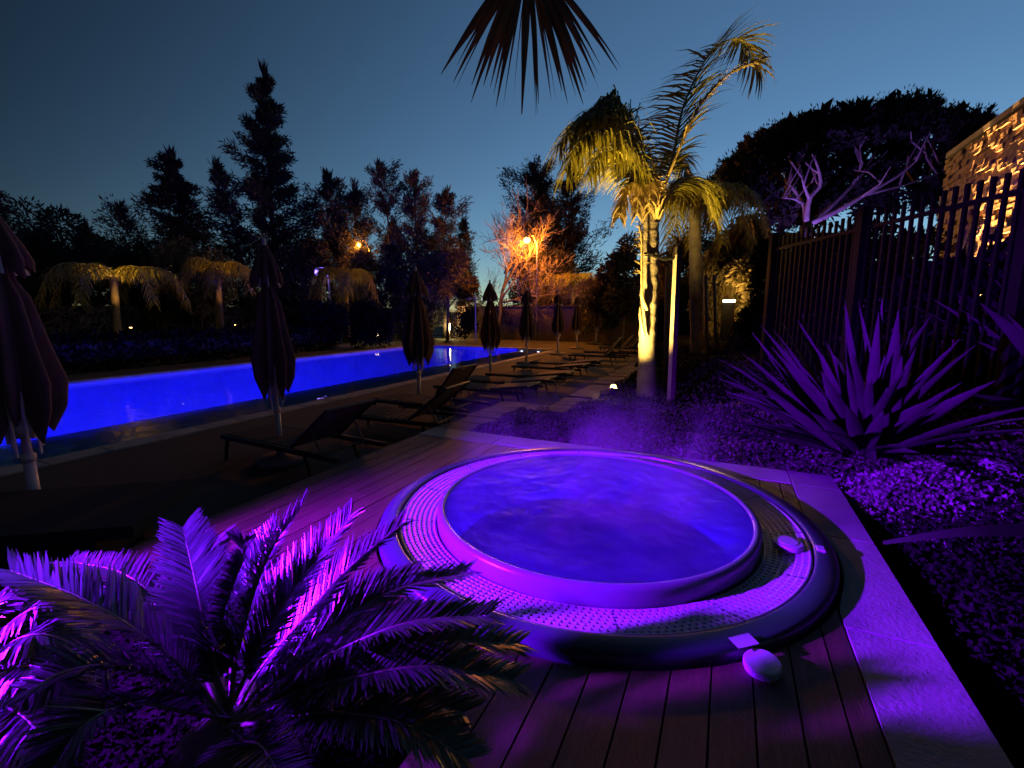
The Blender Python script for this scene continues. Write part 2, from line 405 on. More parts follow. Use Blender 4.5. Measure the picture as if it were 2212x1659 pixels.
# spa water: rippled disc
mb = MB(); nr, ns = 70, 160; RW = .978
for i in range(nr+1):
    rr = RW*i/nr
    for j in range(ns):
        a = 2*pi*j/ns; X, Y = rr*cos(a), rr*sin(a)
        fade = min(1, (RW-rr)/.06)
        z = .088 + .010*mnoise.noise(Vector((X*5, Y*5, 0)))*(.3+.7*fade) + .005*mnoise.noise(Vector((X*13, Y*13, 3)))*(.3+.7*fade)
        mb.v.append((CX+X, CY+Y, z))
for i in range(nr):
    for j in range(ns):
        j2 = (j+1) % ns; mb.f.append((i*ns+j, (i+1)*ns+j, (i+1)*ns+j2, i*ns+j2))
obj('spa_water', mb, water_mat('spa_water', (.30,.3,1.0), .92, .14, 11, .5, ior=1.1), kind='structure', smooth=True)
for k, (a, rr) in enumerate(((.6, .6), (2.3, .55), (3.9, .6), (5.3, .55))):
    x, y = CX+rr*cos(a), CY+rr*sin(a)
    lamp('POINT', (x, y, -.38), 72, (.045, .001, 1), spa, size=.12)
mb = MB(); mb.tube([(CX, CY, -.906), (CX, CY, -.89)], .09, 20); obj('underwater_lens', mb, emit('spa_lamp_glow', (.1,.05,1), 4), spa)

# ================================================================== GARDEN WALL OF ROUGH STONES
gw = thing('garden_wall', 'low stepped retaining wall capped with rough pale stones', 'garden wall', (-3.05, 4.46, ZG))
def stones(x0, x1, y0, y1, along):
    p = y0 if along == 'y' else x0; end = y1 if along == 'y' else x1
    while p < end-.08:
        L = min(random.uniform(.24, .46), end-p)
        if end-p-L < .12: L = end-p
        a0, a1 = p+.006, p+L-.006
        if along == 'y':
            poly = [(x0+random.uniform(-.03,.03), a0), (x1+random.uniform(-.05,.06), a0+random.uniform(0,.03)), (x1+random.uniform(-.03,.08), (a0+a1)/2), (x1+random.uniform(-.05,.06), a1), (x0+random.uniform(-.03,.03), a1), (x0+random.uniform(-.04,.03), (a0+a1)/2)]
        else:
            poly = [(a0, y0+random.uniform(-.06,.05)), ((a0+a1)/2, y0+random.uniform(-.08,.03)), (a1, y0+random.uniform(-.06,.05)), (a1, y1+random.uniform(-.03,.03)), (a0, y1+random.uniform(-.03,.03))]
        mb = MB(); mb.prism(poly, -.13, random.uniform(-.02, .012)); obj('capstone', mb, M_kerb, gw)
        p += L
stones(-3.06, -2.64, 4.47, 6.30, 'y'); stones(-2.60, -2.32, 5.93, 6.30, 'x'); stones(-2.30, -1.93, 5.93, 15.6, 'y')
for lo, hi in (((-3.0, 4.47, ZG), (-2.7, 6.28, -.125)), ((-2.7, 5.99, ZG), (-2.3, 6.28, -.125)), ((-2.25, 5.99, ZG), (-1.99, 15.5, -.125))):
    mb = MB(); mb.box(lo, hi); obj('wall_core', mb, M_kerb, gw)

# garden bed: soil that rises towards the fence
def gz(x, y):
    lat = x*cos(YAW)+y*sin(YAW); d = max(0, min(1, (lat-2.4)/2.2)) if y > -2 else 0
    base = -.10 + .42*d*d*(3-2*d) + .03*mnoise.noise(Vector((x*.8, y*.8, 0)))
    if y < 4.5 and x > .86: base = max(-.09, base)
    return base
mb = MB(); nx, ny = 90, 120
X0, X1, Y0, Y1 = -2.2, 26, 4.45, 40
def grid(X0, X1, Y0, Y1, nx, ny):
    i0 = len(mb.v)
    for j in range(ny+1):
        for i in range(nx+1):
            xx = X0+(X1-X0)*(i/nx)**1.5; yy = Y0+(Y1-Y0)*(j/ny)**1.5 if Y0 > 0 else Y0+(Y1-Y0)*j/ny
            mb.v.append((xx, yy, gz(xx, yy)))
    for j in range(ny):
        for i in range(nx):
            a = i0+j*(nx+1)+i; mb.f.append((a, a+1, a+nx+2, a+nx+1))
grid(-2.1, 26, 4.46, 40, nx, ny); grid(.862, 26, -6, 4.46, nx, 40)
mb.quad((-2.75,4.46,-.13),(-2.0,4.46,-.13),(-2.0,5.99,-.13),(-2.75,5.99,-.13))
obj('garden_bed', mb, M_soil, kind='structure', smooth=True)
mb = MB(); mb.quad((-3.05,-6,-.07),(-.87,-6,-.07),(-.87,1.115,-.07),(-3.05,1.115,-.07)); mb.quad((-.87,-6,-.10),(.86,-6,-.10),(.86,-.61,-.10),(-.87,-.61,-.10))
mb.quad((-3.05,-6,-.07),(-3.05,1.115,-.07),(-3.05,1.115,ZG-.01),(-3.05,-6,ZG-.01))
obj('planting_bed', mb, M_soil, kind='structure')

# ================================================================== PARASOLS
def make_parasol():
    t = thing('parasol', 'x', 'parasol')
    mb = MB(); mb.tube([(0,0,.05),(0,0,2.46)], [.024,.021], 12); obj('pole', mb, M_polew, t, True)
    mb = MB(); mb.tube([(0,0,.06),(0,0,.62)], .031, 12); mb.tube([(0,0,.60),(0,0,.66)], .038, 12); obj('pole_sleeve', mb, M_polew, t, True)
    mb = MB(); mb.lathe([(.001,.0),(.27,.0),(.28,.02),(.28,.055),(.25,.07),(.06,.085),(.045,.14),(.001,.14)], (0,0), 28); obj('base', mb, M_base, t, True)
    mb = MB(); mb.lathe([(.001,2.56),(.012,2.55),(.022,2.52),(.02,2.48),(.03,2.46),(.03,2.44)], (0,0), 12); obj('finial', mb, M_polew, t, True)
    def folded(zs, rad, amp, nf, hem, seg=72, ph=0.0, tw=.12):
        mb = MB(); n = len(zs)
        for k, (z, r_, a) in enumerate(zip(zs, rad, amp)):
            for j in range(seg):
                th = 2*pi*j/seg; w = cos(nf*th+ph+tw*k); w2 = cos((nf-3)*th+1.3*ph+.4)
                rr = r_*(1+a*w+.35*a*w2)
                zz = z-(hem*(.5+.5*w+.35*w2) if k == n-1 else (hem*.5*(.5+.5*w) if k == n-2 else 0))
                mb.v.append((rr*cos(th), rr*sin(th)*.92, zz))
        for k in range(n-1):
            for j in range(seg):
                a = k*seg+j; b_ = k*seg+(j+1) % seg; mb.f.append((a, a+seg, b_+seg, b_))
        return mb
    obj('canopy_vent', folded([2.47,2.42,2.33,2.24,2.17,2.12],[.035,.055,.085,.115,.14,.132],[.05,.1,.16,.2,.28,.34],8,.10,72,.3), M_canvas, t, True)
    obj('canopy', folded([2.24,2.10,1.98,1.86,1.70,1.52,1.36,1.22,1.13,1.06],[.045,.055,.065,.105,.122,.140,.158,.172,.150,.095],[.1,.15,.2,.24,.28,.33,.38,.44,.5,.5],8,.24,96,.9,.06), M_canvas, t, True)
    for k in range(8):
        a = 2*pi*k/8+.2; mb = MB()
        mb.tube([(.05*cos(a),.05*sin(a),2.28),(.13*cos(a),.13*sin(a)*.95,2.02)], .011, 6, flat=.6); obj('upper_rib', mb, M_polew, t); mb = MB(); mb.tube([(.085*cos(a),.085*sin(a),1.2),(.075*cos(a),.075*sin(a),.66+.05*(k % 3))], .011, 6, flat=.6)
        obj('rib', mb, M_polew, t)
    mb = MB(); mb.tube([(0,0,.80),(0,0,.93)], .052, 12); obj('runner', mb, M_polew, t, True)
    return t
ord_ = ['first','second','third','fourth','fifth','sixth','seventh','eighth','ninth','tenth','eleventh']
par = make_parasol()
# y spacing measured along the terrace; x from where each finial stands
spots = []
for (px, py, y, rz) in ((22, 430, 2.05, .4), (570, 522, 3.62, 0), (897, 573, 7.0, 1.1), (1058, 598, 10.7, 2.0), (1138, 619, 14.6, .7), (1207, 633, 18.2, 2.6), (1248, 641, 21.5, 1.6), (1290, 645, 25.2, 3.0)):
    d = ray(px, py); p = EYE+d*(y/d.y); spots.append((p.x, y, rz))
q = at(72, 1050, .0); spots[0] = (q.x, q.y, .4)
for k, (x, y, rz) in enumerate(spots):
    o = par if k == 0 else copy_tree(par)
    o.location = (x, y, ZG); o.rotation_euler = (0, 0, rz)
    if k == 0: o.scale = (1.22, 1.22, 1)
    if k == 1: o.scale = (1, 1, 1)
    o['label'] = f'closed brown parasol on pale pole, {ord_[len(spots)-1-k]} counted from the brown end wall' if k > 3 else \
        ['closed brown parasol with pale ribs showing beside the black daybed', 'closed brown parasol between two sun loungers beside the spa deck corner', 'closed brown parasol standing against the glowing pool, behind the nearest sun loungers', 'closed brown parasol in line with the white wall sign and pool end'][k]
    o['group'] = 'closed parasols along the pool'

# ================================================================== SUN LOUNGERS
def make_lounger(ang):
    t = thing('sun_lounger', 'x', 'sun lounger')
    hinge = .75; L = 1.95; W = .33; zt = .31
    for s in (-1, 1):
        mb = MB(); mb.box((0, s*W-.02, zt-.045), (L, s*W+.02, zt+.005), .006); obj('side_rail', mb, M_ldark, t)
        for lx, dx in ((.10, -.07), (1.45, .09)):
            mb = MB(); mb.tube([(lx, s*(W-.005), zt-.03), (lx+dx*.6, s*(W-.005), zt*.45), (lx+dx, s*(W-.005), .0)], [.024,.02,.018], 8); obj('leg', mb, M_ldark, t)
    n = 12
    for k in range(n):
        x0 = .02+k*(1.22-.02)/n; mb = MB(); mb.box((x0, -W+.022, zt-.006), (x0+.072, W-.022, zt+.014), .004); obj('seat_slat', mb, M_sling, t)
    ca, sa = cos(ang), sin(ang); bx = 1.24
    def P(u, y, w=0): return Vector((bx+u*ca-w*sa, y, zt+.015+u*sa+w*ca))
    mb = MB()
    for (w, flip) in ((.0, 0), (.018, 1)):
        q = [P(.02,-W+.03,w), P(.70,-W+.03,w), P(.70,W-.03,w), P(.02,W-.03,w)]
        mb.quad(*(q if flip else q[::-1]))
    for a, c_ in ((.02,.70),):
        mb.quad(P(c_,-W+.03,0),P(c_,-W+.03,.018),P(c_,W-.03,.018),P(c_,W-.03,0)); mb.quad(P(a,-W+.03,0),P(c_,-W+.03,0),P(c_,-W+.03,.018),P(a,-W+.03,.018)); mb.quad(P(a,W-.03,0),P(a,W-.03,.018),P(c_,W-.03,.018),P(c_,W-.03,0))
    obj('backrest', mb, M_sling2, t)
    for s in (-1, 1):
        mb = MB(); mb.tube([P(0,s*(W-.01)), P(.74,s*(W-.01))], .019, 8); obj('backrest_rail', mb, M_ldark, t)
    mb = MB(); mb.tube([P(.74,-W), P(.74,W)], .019, 8); obj('head_bar', mb, M_ldark, t)
    q = P(.36, 0)
    for s in (-1, 1):
        mb = MB(); mb.tube([P(.36,s*(W-.04)), (bx+.46,s*(W-.04),zt-.06)], .010, 6); obj('prop', mb, M_ldark, t)
    mb = MB(); mb.tube([(.06,-W,zt-.03),(.06,W,zt-.03)], .016, 8); obj('crossbar', mb, M_ldark, t); mb = MB(); mb.tube([(1.6,-W,zt-.03),(1.6,W,zt-.03)], .016, 8); obj('crossbar', mb, M_ldark, t)
    return t
lo_up = make_lounger(radians(38)); lo_flat = make_lounger(radians(7)); lo_mid = make_lounger(radians(52))
lst = [(-5.35, 3.72, lo_up, -.06, 'dark sun lounger with raised back nearest the spa deck corner'),
       (-5.05, 5.15, lo_up, .05, 'dark sun lounger with tan raised back beside the low garden wall'),
       (-5.35, 6.25, lo_mid, -.05, 'dark sun lounger with steeply raised back, next past the tan backed pair'),
       (-5.2, 7.85, lo_flat, .02, 'low dark sun lounger lying flat, first of the flat row'), (-5.2, 8.85, lo_flat, -.02, 'low dark sun lounger lying flat, second of the flat row'),
       (-5.15, 9.9, lo_flat, .03, 'low dark sun lounger lying flat, third of the flat row'), (-5.25, 11.6, lo_flat, .0, 'low dark sun lounger lying flat, fourth of the flat row'),
       (-5.2, 12.7, lo_flat, .04, 'low dark sun lounger lying flat, fifth of the flat row'), (-4.9, 15.4, lo_mid, .0, 'dark sun lounger with raised back just past the flat row'),
       (-4.8, 16.9, lo_mid, .05, 'dark sun lounger with raised back, second past the flat row'), (-4.8, 19.2, lo_mid, -.03, 'dark sun lounger with raised back closest to the brown end wall')]
used = set()
for (x, y, src, rz, lab) in lst:
    o = src if src.name not in used else copy_tree(src); used.add(src.name)
    o.location = (x, y, ZG); o.rotation_euler = (0, 0, rz); o['label'] = lab; o['group'] = 'sun loungers on the pool terrace'

# black daybed at the left
B_ = at(418, 1035, 0); A_ = at(-260, 1080, 0); e1 = (A_-B_).normalized(); e2 = Vector((-e1.y, e1.x, 0)); e2 = e2 if e2.dot(Vector((B_.x, B_.y, 0))) < 0 else -e2
t = thing('daybed', 'low black daybed with overhanging top behind the sago palm', 'daybed', (B_.x, B_.y, ZG))
def obox(o_, a0, a1, c0, c1, z0, z1):
    mb = MB(); i = 0
    for zz in (z0, z1):
        for a_, c_ in ((a0,c0),(a1,c0),(a1,c1),(a0,c1)): q_ = o_+e1*a_+e2*c_; mb.v.append((q_.x, q_.y, zz))
    mb.f += [(3,2,1,0),(4,5,6,7)]+[(k,(k+1)%4,4+(k+1)%4,4+k) for k in range(4)]; return mb
obj('mattress', obox(B_, 0, 2.4, 0, .85, -.085, .0), mat('black_fabric', (.012,.011,.014), .9, .2, 8), t)
obj('frame', obox(B_, .28, 2.25, .08, .75, ZG+.06, -.09), M_ldark, t)
for a_ in (.3, 2.1):
    for c_ in (.12, .64): obj('foot', obox(B_, a_, a_+.07, c_, c_+.07, ZG, ZG+.058), M_ldark, t)

# ================================================================== PALM FRONDS
def pinnate(name, ctrl, m_leaf, m_rach, parent, n=60, leaf=.5, width=.022, droop=.8, fwd=.6, rr=.018, start=.12, wind=Vector((0,0,0)), jitter=.25, tip=.35, plum=.5, segs=3, up=0.0, sides=(-1, 1), nrach=24):
    pts = bez(ctrl, nrach); mb = MB()
    mb.tube(pts, [rr*(1-.85*k/(nrach-1)) for k in range(nrach)], 6, flat=.7)
    fo = obj(name, mb, m_rach, parent, True)
    lb = MB(); fine = bez(ctrl, n+1)
    for k in range(int(n*start), n):
        p = fine[k]; T = (fine[k+1]-fine[max(0, k-1)]).normalized(); u = (k/n-start)/(1-start)
        S = T.cross(Vector((0, 0, 1)))
        if S.length < .15: S = T.cross(Vector((.3, 1, 0)))
        S.normalize(); U = S.cross(T)
        ln = leaf*(1-(1-tip)*max(0, u-.35)/.65)*min(1, .45+u*3)
        for s in sides:
            d = (S*s + T*fwd*(1+.5*u) + U*(up+random.uniform(-plum, plum)) + rv(jitter)).normalized()
            g = Vector((0, 0, -1))+wind; q = p.copy(); w = width*random.uniform(.8, 1.15); L = ln*random.uniform(.85, 1.1)/segs
            W = d.cross(U+rv(.3)); W = (W.normalized() if W.length > .01 else S)
            i0 = len(lb.v)
            for j in range(segs+1):
                ww = w*(.65 if j == 0 else (1-.85*(j/segs)**2))
                lb.v.append(tuple(q+W*ww*.5)); lb.v.append(tuple(q-W*ww*.5))
                d = (d+g*droop/segs*(1+.6*j)*random.uniform(.7, 1.3)).normalized(); q = q+d*L
            for j in range(segs): lb.f.append((i0+2*j, i0+2*j+1, i0+2*j+3, i0+2*j+2))
    obj('leaflets', lb, m_leaf, fo); return fo
def ringed_trunk(name, pts, rads, m, parent, rings=22, seg=18):
    n = rings*4; C = bez(pts, n); R = np.interp(np.linspace(0, 1, n), np.linspace(0, 1, len(rads)), rads)
    R = [float(r_)*(1.05 if k % 4 == 0 else .985) for k, r_ in enumerate(R)]
    mb = MB(); mb.tube(C, R, seg); 
    for i in range(len(mb.v)):
        v = Vector(mb.v[i]); o_ = mnoise.noise(v*6)*.012; mb.v[i] = (v.x+o_, v.y+o_, v.z)
    return obj(name, mb, m, parent, True)

# ---- main palm by the garden wall
base = at(1398, 856, -.09); DP = (base-EYE).dot(_f)
pm = thing('palm_tree', 'windblown palm lit yellow from below beside two timber stakes', 'palm tree', (base.x, base.y, -.1))
P = lambda px, py, dz=0.0: pd(px, py, DP+dz)
ringed_trunk('trunk', [base-Vector((0,0,.08)), P(1398,760), P(1402,640), P(1406,520), P(1408,440)], [.185,.15,.14,.15,.13,.12], M_bark, pm, 18)
wl = RT*-.35; wr = RT*.25
fr_list = [
 ([(1403,450,0),(1372,345,-.2),(1325,255,-.45),(1262,250,-.7),(1205,315,-.8)], .95, 78, M_frond, wl*.3),
 ([(1405,450,0),(1385,360,.15),(1345,275,.3),(1290,238,.3),(1225,275,.2)], .9, 78, M_frond, wl*.3),
 ([(1406,450,0),(1398,350,.1),(1365,255,.1),(1318,205,0),(1282,240,-.2)], .85, 74, M_frond, wl*.2),
 ([(1403,455,0),(1378,385,-.25),(1340,330,-.6),(1300,330,-.9),(1270,380,-1.0)], .7, 60, M_frond, wl*.3),
 ([(1404,450,0),(1380,330,-.1),(1338,240,-.2),(1280,232,-.4),(1232,300,-.5)], 1.0, 78, M_frond, wl*.3),
 ([(1404,450,0),(1365,360,-.35),(1315,290,-.7),(1260,295,-1.0),(1220,370,-1.1)], .9, 72, M_frond, wl*.3),
 ([(1406,450,0),(1390,330,.3),(1355,260,.6),(1300,260,.8),(1250,320,.9)], .9, 72, M_frond, wl*.3),
 ([(1402,455,0),(1385,410,-.2),(1365,395,-.35),(1345,425,-.45),(1338,470,-.5)], .45, 44, M_dry, wl*.1),
 ([(1408,455,0),(1402,405,-.25),(1392,385,-.4),(1380,410,-.5),(1376,465,-.5)], .4, 44, M_dry, wl*.1),
 ([(1412,455,0),(1412,400,-.2),(1410,380,-.35),(1405,410,-.45),(1402,460,-.45)], .4, 40, M_dry, wl*.1),
 ([(1415,450,0),(1452,345,.3),(1478,225,.5),(1535,115,.7),(1600,85,.9),(1640,150,1.0)], .78, 84, M_frond, wl*.15),
 ([(1420,455,0),(1480,385,.4),(1520,400,.7),(1540,470,.9)], .75, 56, M_frond, wr*.2),
 ([(1418,455,0),(1455,395,.5),(1490,385,.9),(1520,430,1.2)], .75, 56, M_frond, wr*.2),
 ([(1412,450,0),(1425,380,.5),(1440,330,1.0),(1470,340,1.4),(1490,400,1.6)], .75, 56, M_frond, wr*.1)]
for i, (cp, lf, n, m_, wd) in enumerate(fr_list):
    if i == 10: pinnate('frond', [P(*c_) for c_ in cp], m_, M_rach, pm, int(n*1.5), lf*1.15, .045, .5, .7, .032, .14, wd+RT*-.5, .2, .7, .4, up=.3)
    else: pinnate('frond', [P(*c_) for c_ in cp], m_, M_rach, pm, int(n*1.7), lf, .036, 1.05, .55, .026, .14, wd, .2, .5, .45)
# the bare windswept frond that catches the light
pinnate('frond', [P(1416,452), P(1462,335,-.15), P(1512,228,-.25), P(1572,162,-.3), P(1652,124,-.3)], M_dry, M_dry, pm, 70, .27, .05, .1, 1.3, .045, .2, RT*.1, .3, .55, .6)
# crown shaft fibres and boots
mb = MB()
for k in range(60):
    a = random.uniform(0, 2*pi); z0 = P(1408,452); rr = .13
    s = z0+Vector((cos(a)*rr, sin(a)*rr, random.uniform(-.25,.05))); e = s+Vector((cos(a)*.1, sin(a)*.1, random.uniform(.15,.4))); w = Vector((-sin(a),cos(a),0))*.035
    mb.quad(s-w, s+w, e+w*.4, e-w*.4)
obj('leaf_bases', mb, M_dry, pm)
# hanging flower spathe
sp = bez([P(1398,670,-.2), P(1388,640,-.25), P(1386,580,-.25), P(1386,520,-.24), P(1380,480,-.22)], 14)
mb = MB(); mb.tube(sp, [.03,.055,.05,.04,.034,.03,.03,.028,.028,.03,.03,.03,.025,.01], 8, flat=.6); so = obj('spathe', mb, M_dry, pm, True)
mb = MB()
for k in range(40):
    p = sp[random.randint(6, 13)]; d = (RT*random.choice((-1,1))+rv(.4)+Vector((0,0,.3))).normalized()*random.uniform(.06,.14); w = Vector((0,0,.006))
    mb.quad(p-w, p+w, p+d+w*.3, p+d-w*.3)
obj('fringe', mb, M_dry, so, kind='stuff')
mb = MB(); bp = bez([P(1383,655,-.2), P(1386,700,-.24), P(1396,735,-.2)], 8); mb.tube(bp, [.012,.045,.06,.06,.055,.05,.035,.01], 8, flat=.5); obj('boot', mb, M_dry, pm, True)
# stakes and strap
sb = at(1449, 872, -.1); DS = (sb-EYE).dot(_f)
st = thing('timber_stake', 'leaning square timber stake in front, tied to the windblown palm', 'stake', (sb.x, sb.y, -.12))
mb = MB(); mb.tube([sb-Vector((0,0,.1)), pd(1464,534,DS)], [.062,.062], 4); obj('post', mb, M_timber, st)
mb = MB(); mb.tube([pd(1463,552,DS), pd(1464,534.5,DS)], [.068,.068], 4); obj('cap_end', mb, M_ldark, st)
s2 = at(1440, 838, -.1); D2 = (s2-EYE).dot(_f)
st2 = thing('timber_stake', 'upright timber stake behind the leaning one, tied to the windblown palm', 'stake', (s2.x, s2.y, -.12))
mb = MB(); mb.tube([s2-Vector((0,0,.1)), pd(1444,570,D2)], .06, 10); obj('post', mb, M_timber, st2, True)
mb = MB(); a = P(1386,540,-.05); c_ = pd(1464,556,DS)
mb.tube([P(1392,548,-.16), P(1412,552,-.15), pd(1434,560,DS), c_], .016, 6, flat=2.0); mb.tube([P(1420,552,.12), pd(1444,576,D2)], .014, 6, flat=2.0)
tag(obj('tie_strap', mb, M_blackm), 'black strap tying the palm trunk to its stakes', 'strap')

# ---- uplights
def spike_light(px, py, z, target, power, col, label, ang=70, glow=30, group='garden uplights', size=.05, near=None):
    p = at(px, py, z) if near is None else pd(px, py, near); z = p.z if near is not None else z; p.z += .07; t = thing('garden_uplight', label, 'uplight', (p.x, p.y, z), group)
    d = (Vector(target)-p).normalized()
    mb = MB(); mb.tube([p-d*.10, p-d*.09, p+d*.0], [.03,.05,.05], 12); obj('housing', mb, M_blackm, t)
    mb = MB(); mb.lathe([(.001,.01),(.03,.008),(.045,0)], (0,0), 12)
    R = d.to_track_quat('Z', 'Y').to_matrix()
    for i in range(len(mb.v)): q = R @ Vector(mb.v[i]) + p + d*.004; mb.v[i] = tuple(q)
    obj('lens', mb, emit('uplight_glow', col, glow), t)
    mb = MB(); mb.tube([(p.x, p.y, z-.1), (p.x, p.y, z+.05)], .008, 6); obj('spike', mb, M_blackm, t)
    lamp('SPOT', p+d*.03, power, col, t, target, size, ang, 1.0); return t
WARM = (1, .58, .17); YEL = (1, .66, .14)
spike_light(1325, 848, -.09, P(1388,450), 2500, YEL, 'glowing uplight on a spike in front of the windblown palm', 100, 60, near=DP-.75)
# visible bulb face of that uplight
b_ = pd(1325, 838, DP-.50); mb = MB(); mb.lathe([(.001,.058),(.036,.045),(.052,.0),(.036,-.045),(.001,-.055)], (b_.x, b_.y), 14)
for i in range(len(mb.v)): v = mb.v[i]; mb.v[i] = (v[0], v[1], v[2]+b_.z)
tag(obj('glass_globe', mb, emit('globe_glow', (1,.66,.16), 10), None, True), 'small glowing yellow globe lamp in front of the windblown palm', 'lamp')

# ---- second palm behind
b2 = at(1512, 800, -.1); D3 = (b2-EYE).dot(_f)
Q = lambda px, py, dz=0.0: pd(px, py, D3+dz)
p2 = thing('palm_tree', 'dim palm with drooping crown behind the staked windblown palm', 'palm tree', (b2.x, b2.y, -.1))
ringed_trunk('trunk', [b2-Vector((0,0,.1)), Q(1506,700), Q(1504,600), Q(1500,450)], [.2,.17,.16,.14], M_bark, p2, 16)
for i in range(13):
    a = 2*pi*i/13+.2; R_ = random.uniform(1.0, 1.5); c0 = Q(1500,452); hv = Vector((cos(a), sin(a), 0))
    pinnate('frond', [c0, c0+hv*.45*R_+Vector((0,0,.45)), c0+hv*.95*R_+Vector((0,0,.25)), c0+hv*1.25*R_+Vector((0,0,-.7))], M_frond, M_rach, p2, 52, .8, .032, 1.1, .5, .022, .1, wl*.2, .2, .5, .4)
for (sx0, sx1, yb, lab) in ((1528, 1524, 790, 'thin timber stake close to the dim palm trunk'), (1548, 1542, 780, 'thin timber stake on the fence side of the dim palm')):
    s_ = at(sx0, yb, -.1); dd = (s_-EYE).dot(_f); t = thing('timber_stake', lab, 'stake', (s_.x, s_.y, -.1))
    mb = MB(); mb.tube([s_, pd(sx1, 595, dd)], .05, 8); obj('post', mb, M_timber, t, True)
    mb = MB(); mb.tube([pd(sx1, 612, dd), Q(1503, 612)], .012, 5); obj('tie', mb, M_blackm, t)
spike_light(1428, 778, -.1, Q(1490,430), 150, WARM, 'uplight half hidden in leaves behind the timber stakes', 70, 25)

# ================================================================== SAGO PALM (CYCAD) IN FRONT
cdep = 1.22
cb = pd(500, 1585, cdep)
cyc = thing('sago_palm', 'sago palm with stiff feathery fronds lit violet in front of the spa', 'sago palm', (cb.x, cb.y, -.07))
mb = MB(); mb.lathe([(.12,-.1),(.15,.02),(.16,cb.z*.6),(.13,cb.z*.95),(.05,cb.z+.04),(.001,cb.z+.05)], (cb.x, cb.y), 20)
for i in range(len(mb.v)): v = Vector(mb.v[i]); k_ = 1+.14*mnoise.noise(v*22); mb.v[i] = (cb.x+(v.x-cb.x)*k_, cb.y+(v.y-cb.y)*k_, v.z)
obj('trunk', mb, M_bark2, cyc, True)
cf = [
 ([(400,1450,-.05),(290,1360,-.12),(170,1290,-.16),(22,1232,-.2)], .10),
 ([(430,1440,.1),(360,1320,.2),(270,1240,.3),(150,1212,.4)], .11),
 ([(455,1420,.05),(425,1270,.1),(395,1140,.15)], .105),
 ([(475,1430,.2),(450,1310,.35),(440,1215,.5),(470,1160,.6)], .11),
 ([(510,1430,.0),(545,1290,0),(590,1180,.0),(648,1100,.0)], .105),
 ([(500,1440,.15),(520,1320,.3),(545,1230,.4),(600,1140,.5)], .11),
 ([(540,1440,.05),(610,1310,.1),(680,1210,.15),(758,1115,.2)], .105),
 ([(560,1450,.1),(660,1330,.15),(755,1225,.2),(870,1130,.25)], .11),
 ([(575,1470,0),(700,1370,0),(840,1280,.05),(1010,1235,.1)], .11),
 ([(580,1490,-.1),(720,1410,-.15),(880,1345,-.2),(1050,1330,-.2)], .11),
 ([(585,1520,-.15),(740,1470,-.25),(920,1440,-.3),(1110,1470,-.3)], .11),
 ([(570,1560,-.2),(700,1540,-.3),(860,1560,-.38),(1010,1640,-.4)], .10),
 ([(420,1500,-.1),(300,1450,-.2),(180,1440,-.28),(60,1490,-.32)], .10),
 ([(410,1540,-.15),(300,1520,-.3),(190,1560,-.4),(110,1660,-.45)], .10),
 ([(470,1460,.25),(420,1380,.5),(380,1320,.7),(330,1290,.9)], .11),
 ([(540,1470,.25),(610,1390,.5),(690,1330,.7),(790,1310,.9)], .11),
 ([(440,1450,.1),(370,1350,.3),(310,1280,.45),(245,1265,.6)], .11),
 ([(520,1600,-.2),(560,1610,-.35),(610,1680,-.45)], .09),
 ([(465,1440,.02),(480,1330,.02),(520,1215,0),(528,1170,0)], .09),
 ([(580,1480,.08),(700,1400,.14),(830,1330,.2),(960,1320,.25)], .11), ([(580,1500,.0),(720,1440,.0),(870,1410,.0),(1010,1430,-.05)], .115),
 ([(570,1470,.15),(680,1360,.25),(790,1270,.35),(900,1230,.4)], .11), ([(590,1510,-.1),(760,1440,-.15),(930,1390,-.15),(1120,1390,-.12)], .115),
 ([(560,1460,.2),(640,1340,.4),(710,1240,.5),(800,1180,.6)], .11), ([(590,1530,-.05),(730,1500,-.1),(880,1500,-.15),(1000,1540,-.2)], .11)]
for i_, (cp, lf) in enumerate(cf):
    lf *= 1.18 if i_ < 8 else 1.0
    pinnate('frond', [cb+rv(.02)+Vector((0,0,.02))]+[pd(a_, b_, cdep+d_) for a_, b_, d_ in cp], M_cyc, M_cycr, cyc, 180, lf*1.22, .0095, .12, .75, .0085, .22, Vector((0,0,0)), .08, .45, .12, 2, .35, nrach=20)
# second sago at the lower left, warm lit
c2 = pd(-120, 1560, 1.25)
cy2 = thing('sago_palm', 'sago palm at the planting bed edge with olive fronds lit warm', 'sago palm', (c2.x, c2.y, -.07))
mb = MB(); mb.lathe([(.11,-.1),(.14,.02),(.15,c2.z*.6),(.12,c2.z*.95),(.001,c2.z+.05)], (c2.x, c2.y), 18); obj('trunk', mb, M_bark2, cy2, True)
for cp in ([(-60,1440,0),(30,1340,0),(120,1310,0),(220,1400,0)], [(-50,1460,-.05),(40,1380,-.1),(130,1380,-.1),(240,1450,-.1)], [(-60,1500,-.1),(40,1440,-.15),(120,1460,-.2),(180,1560,-.2)],
           [(-70,1540,-.1),(20,1530,-.2),(90,1590,-.3),(130,1670,-.3)], [(-90,1440,.1),(-40,1330,.15),(30,1290,.2),(110,1330,.2)], [(-130,1430,.1),(-150,1300,.1),(-200,1250,.1)], [(-180,1500,-.1),(-260,1460,-.2),(-330,1520,-.3)]):
    pinnate('frond', [c2+Vector((0,0,.02))]+[pd(a_, b_, 1.25+d_) for a_, b_, d_ in cp], M_cyc, M_cycr, cy2, 140, .12, .011, .5, .7, .008, .2, Vector((0,0,0)), .12, .45, .15, 2, .2, nrach=18)

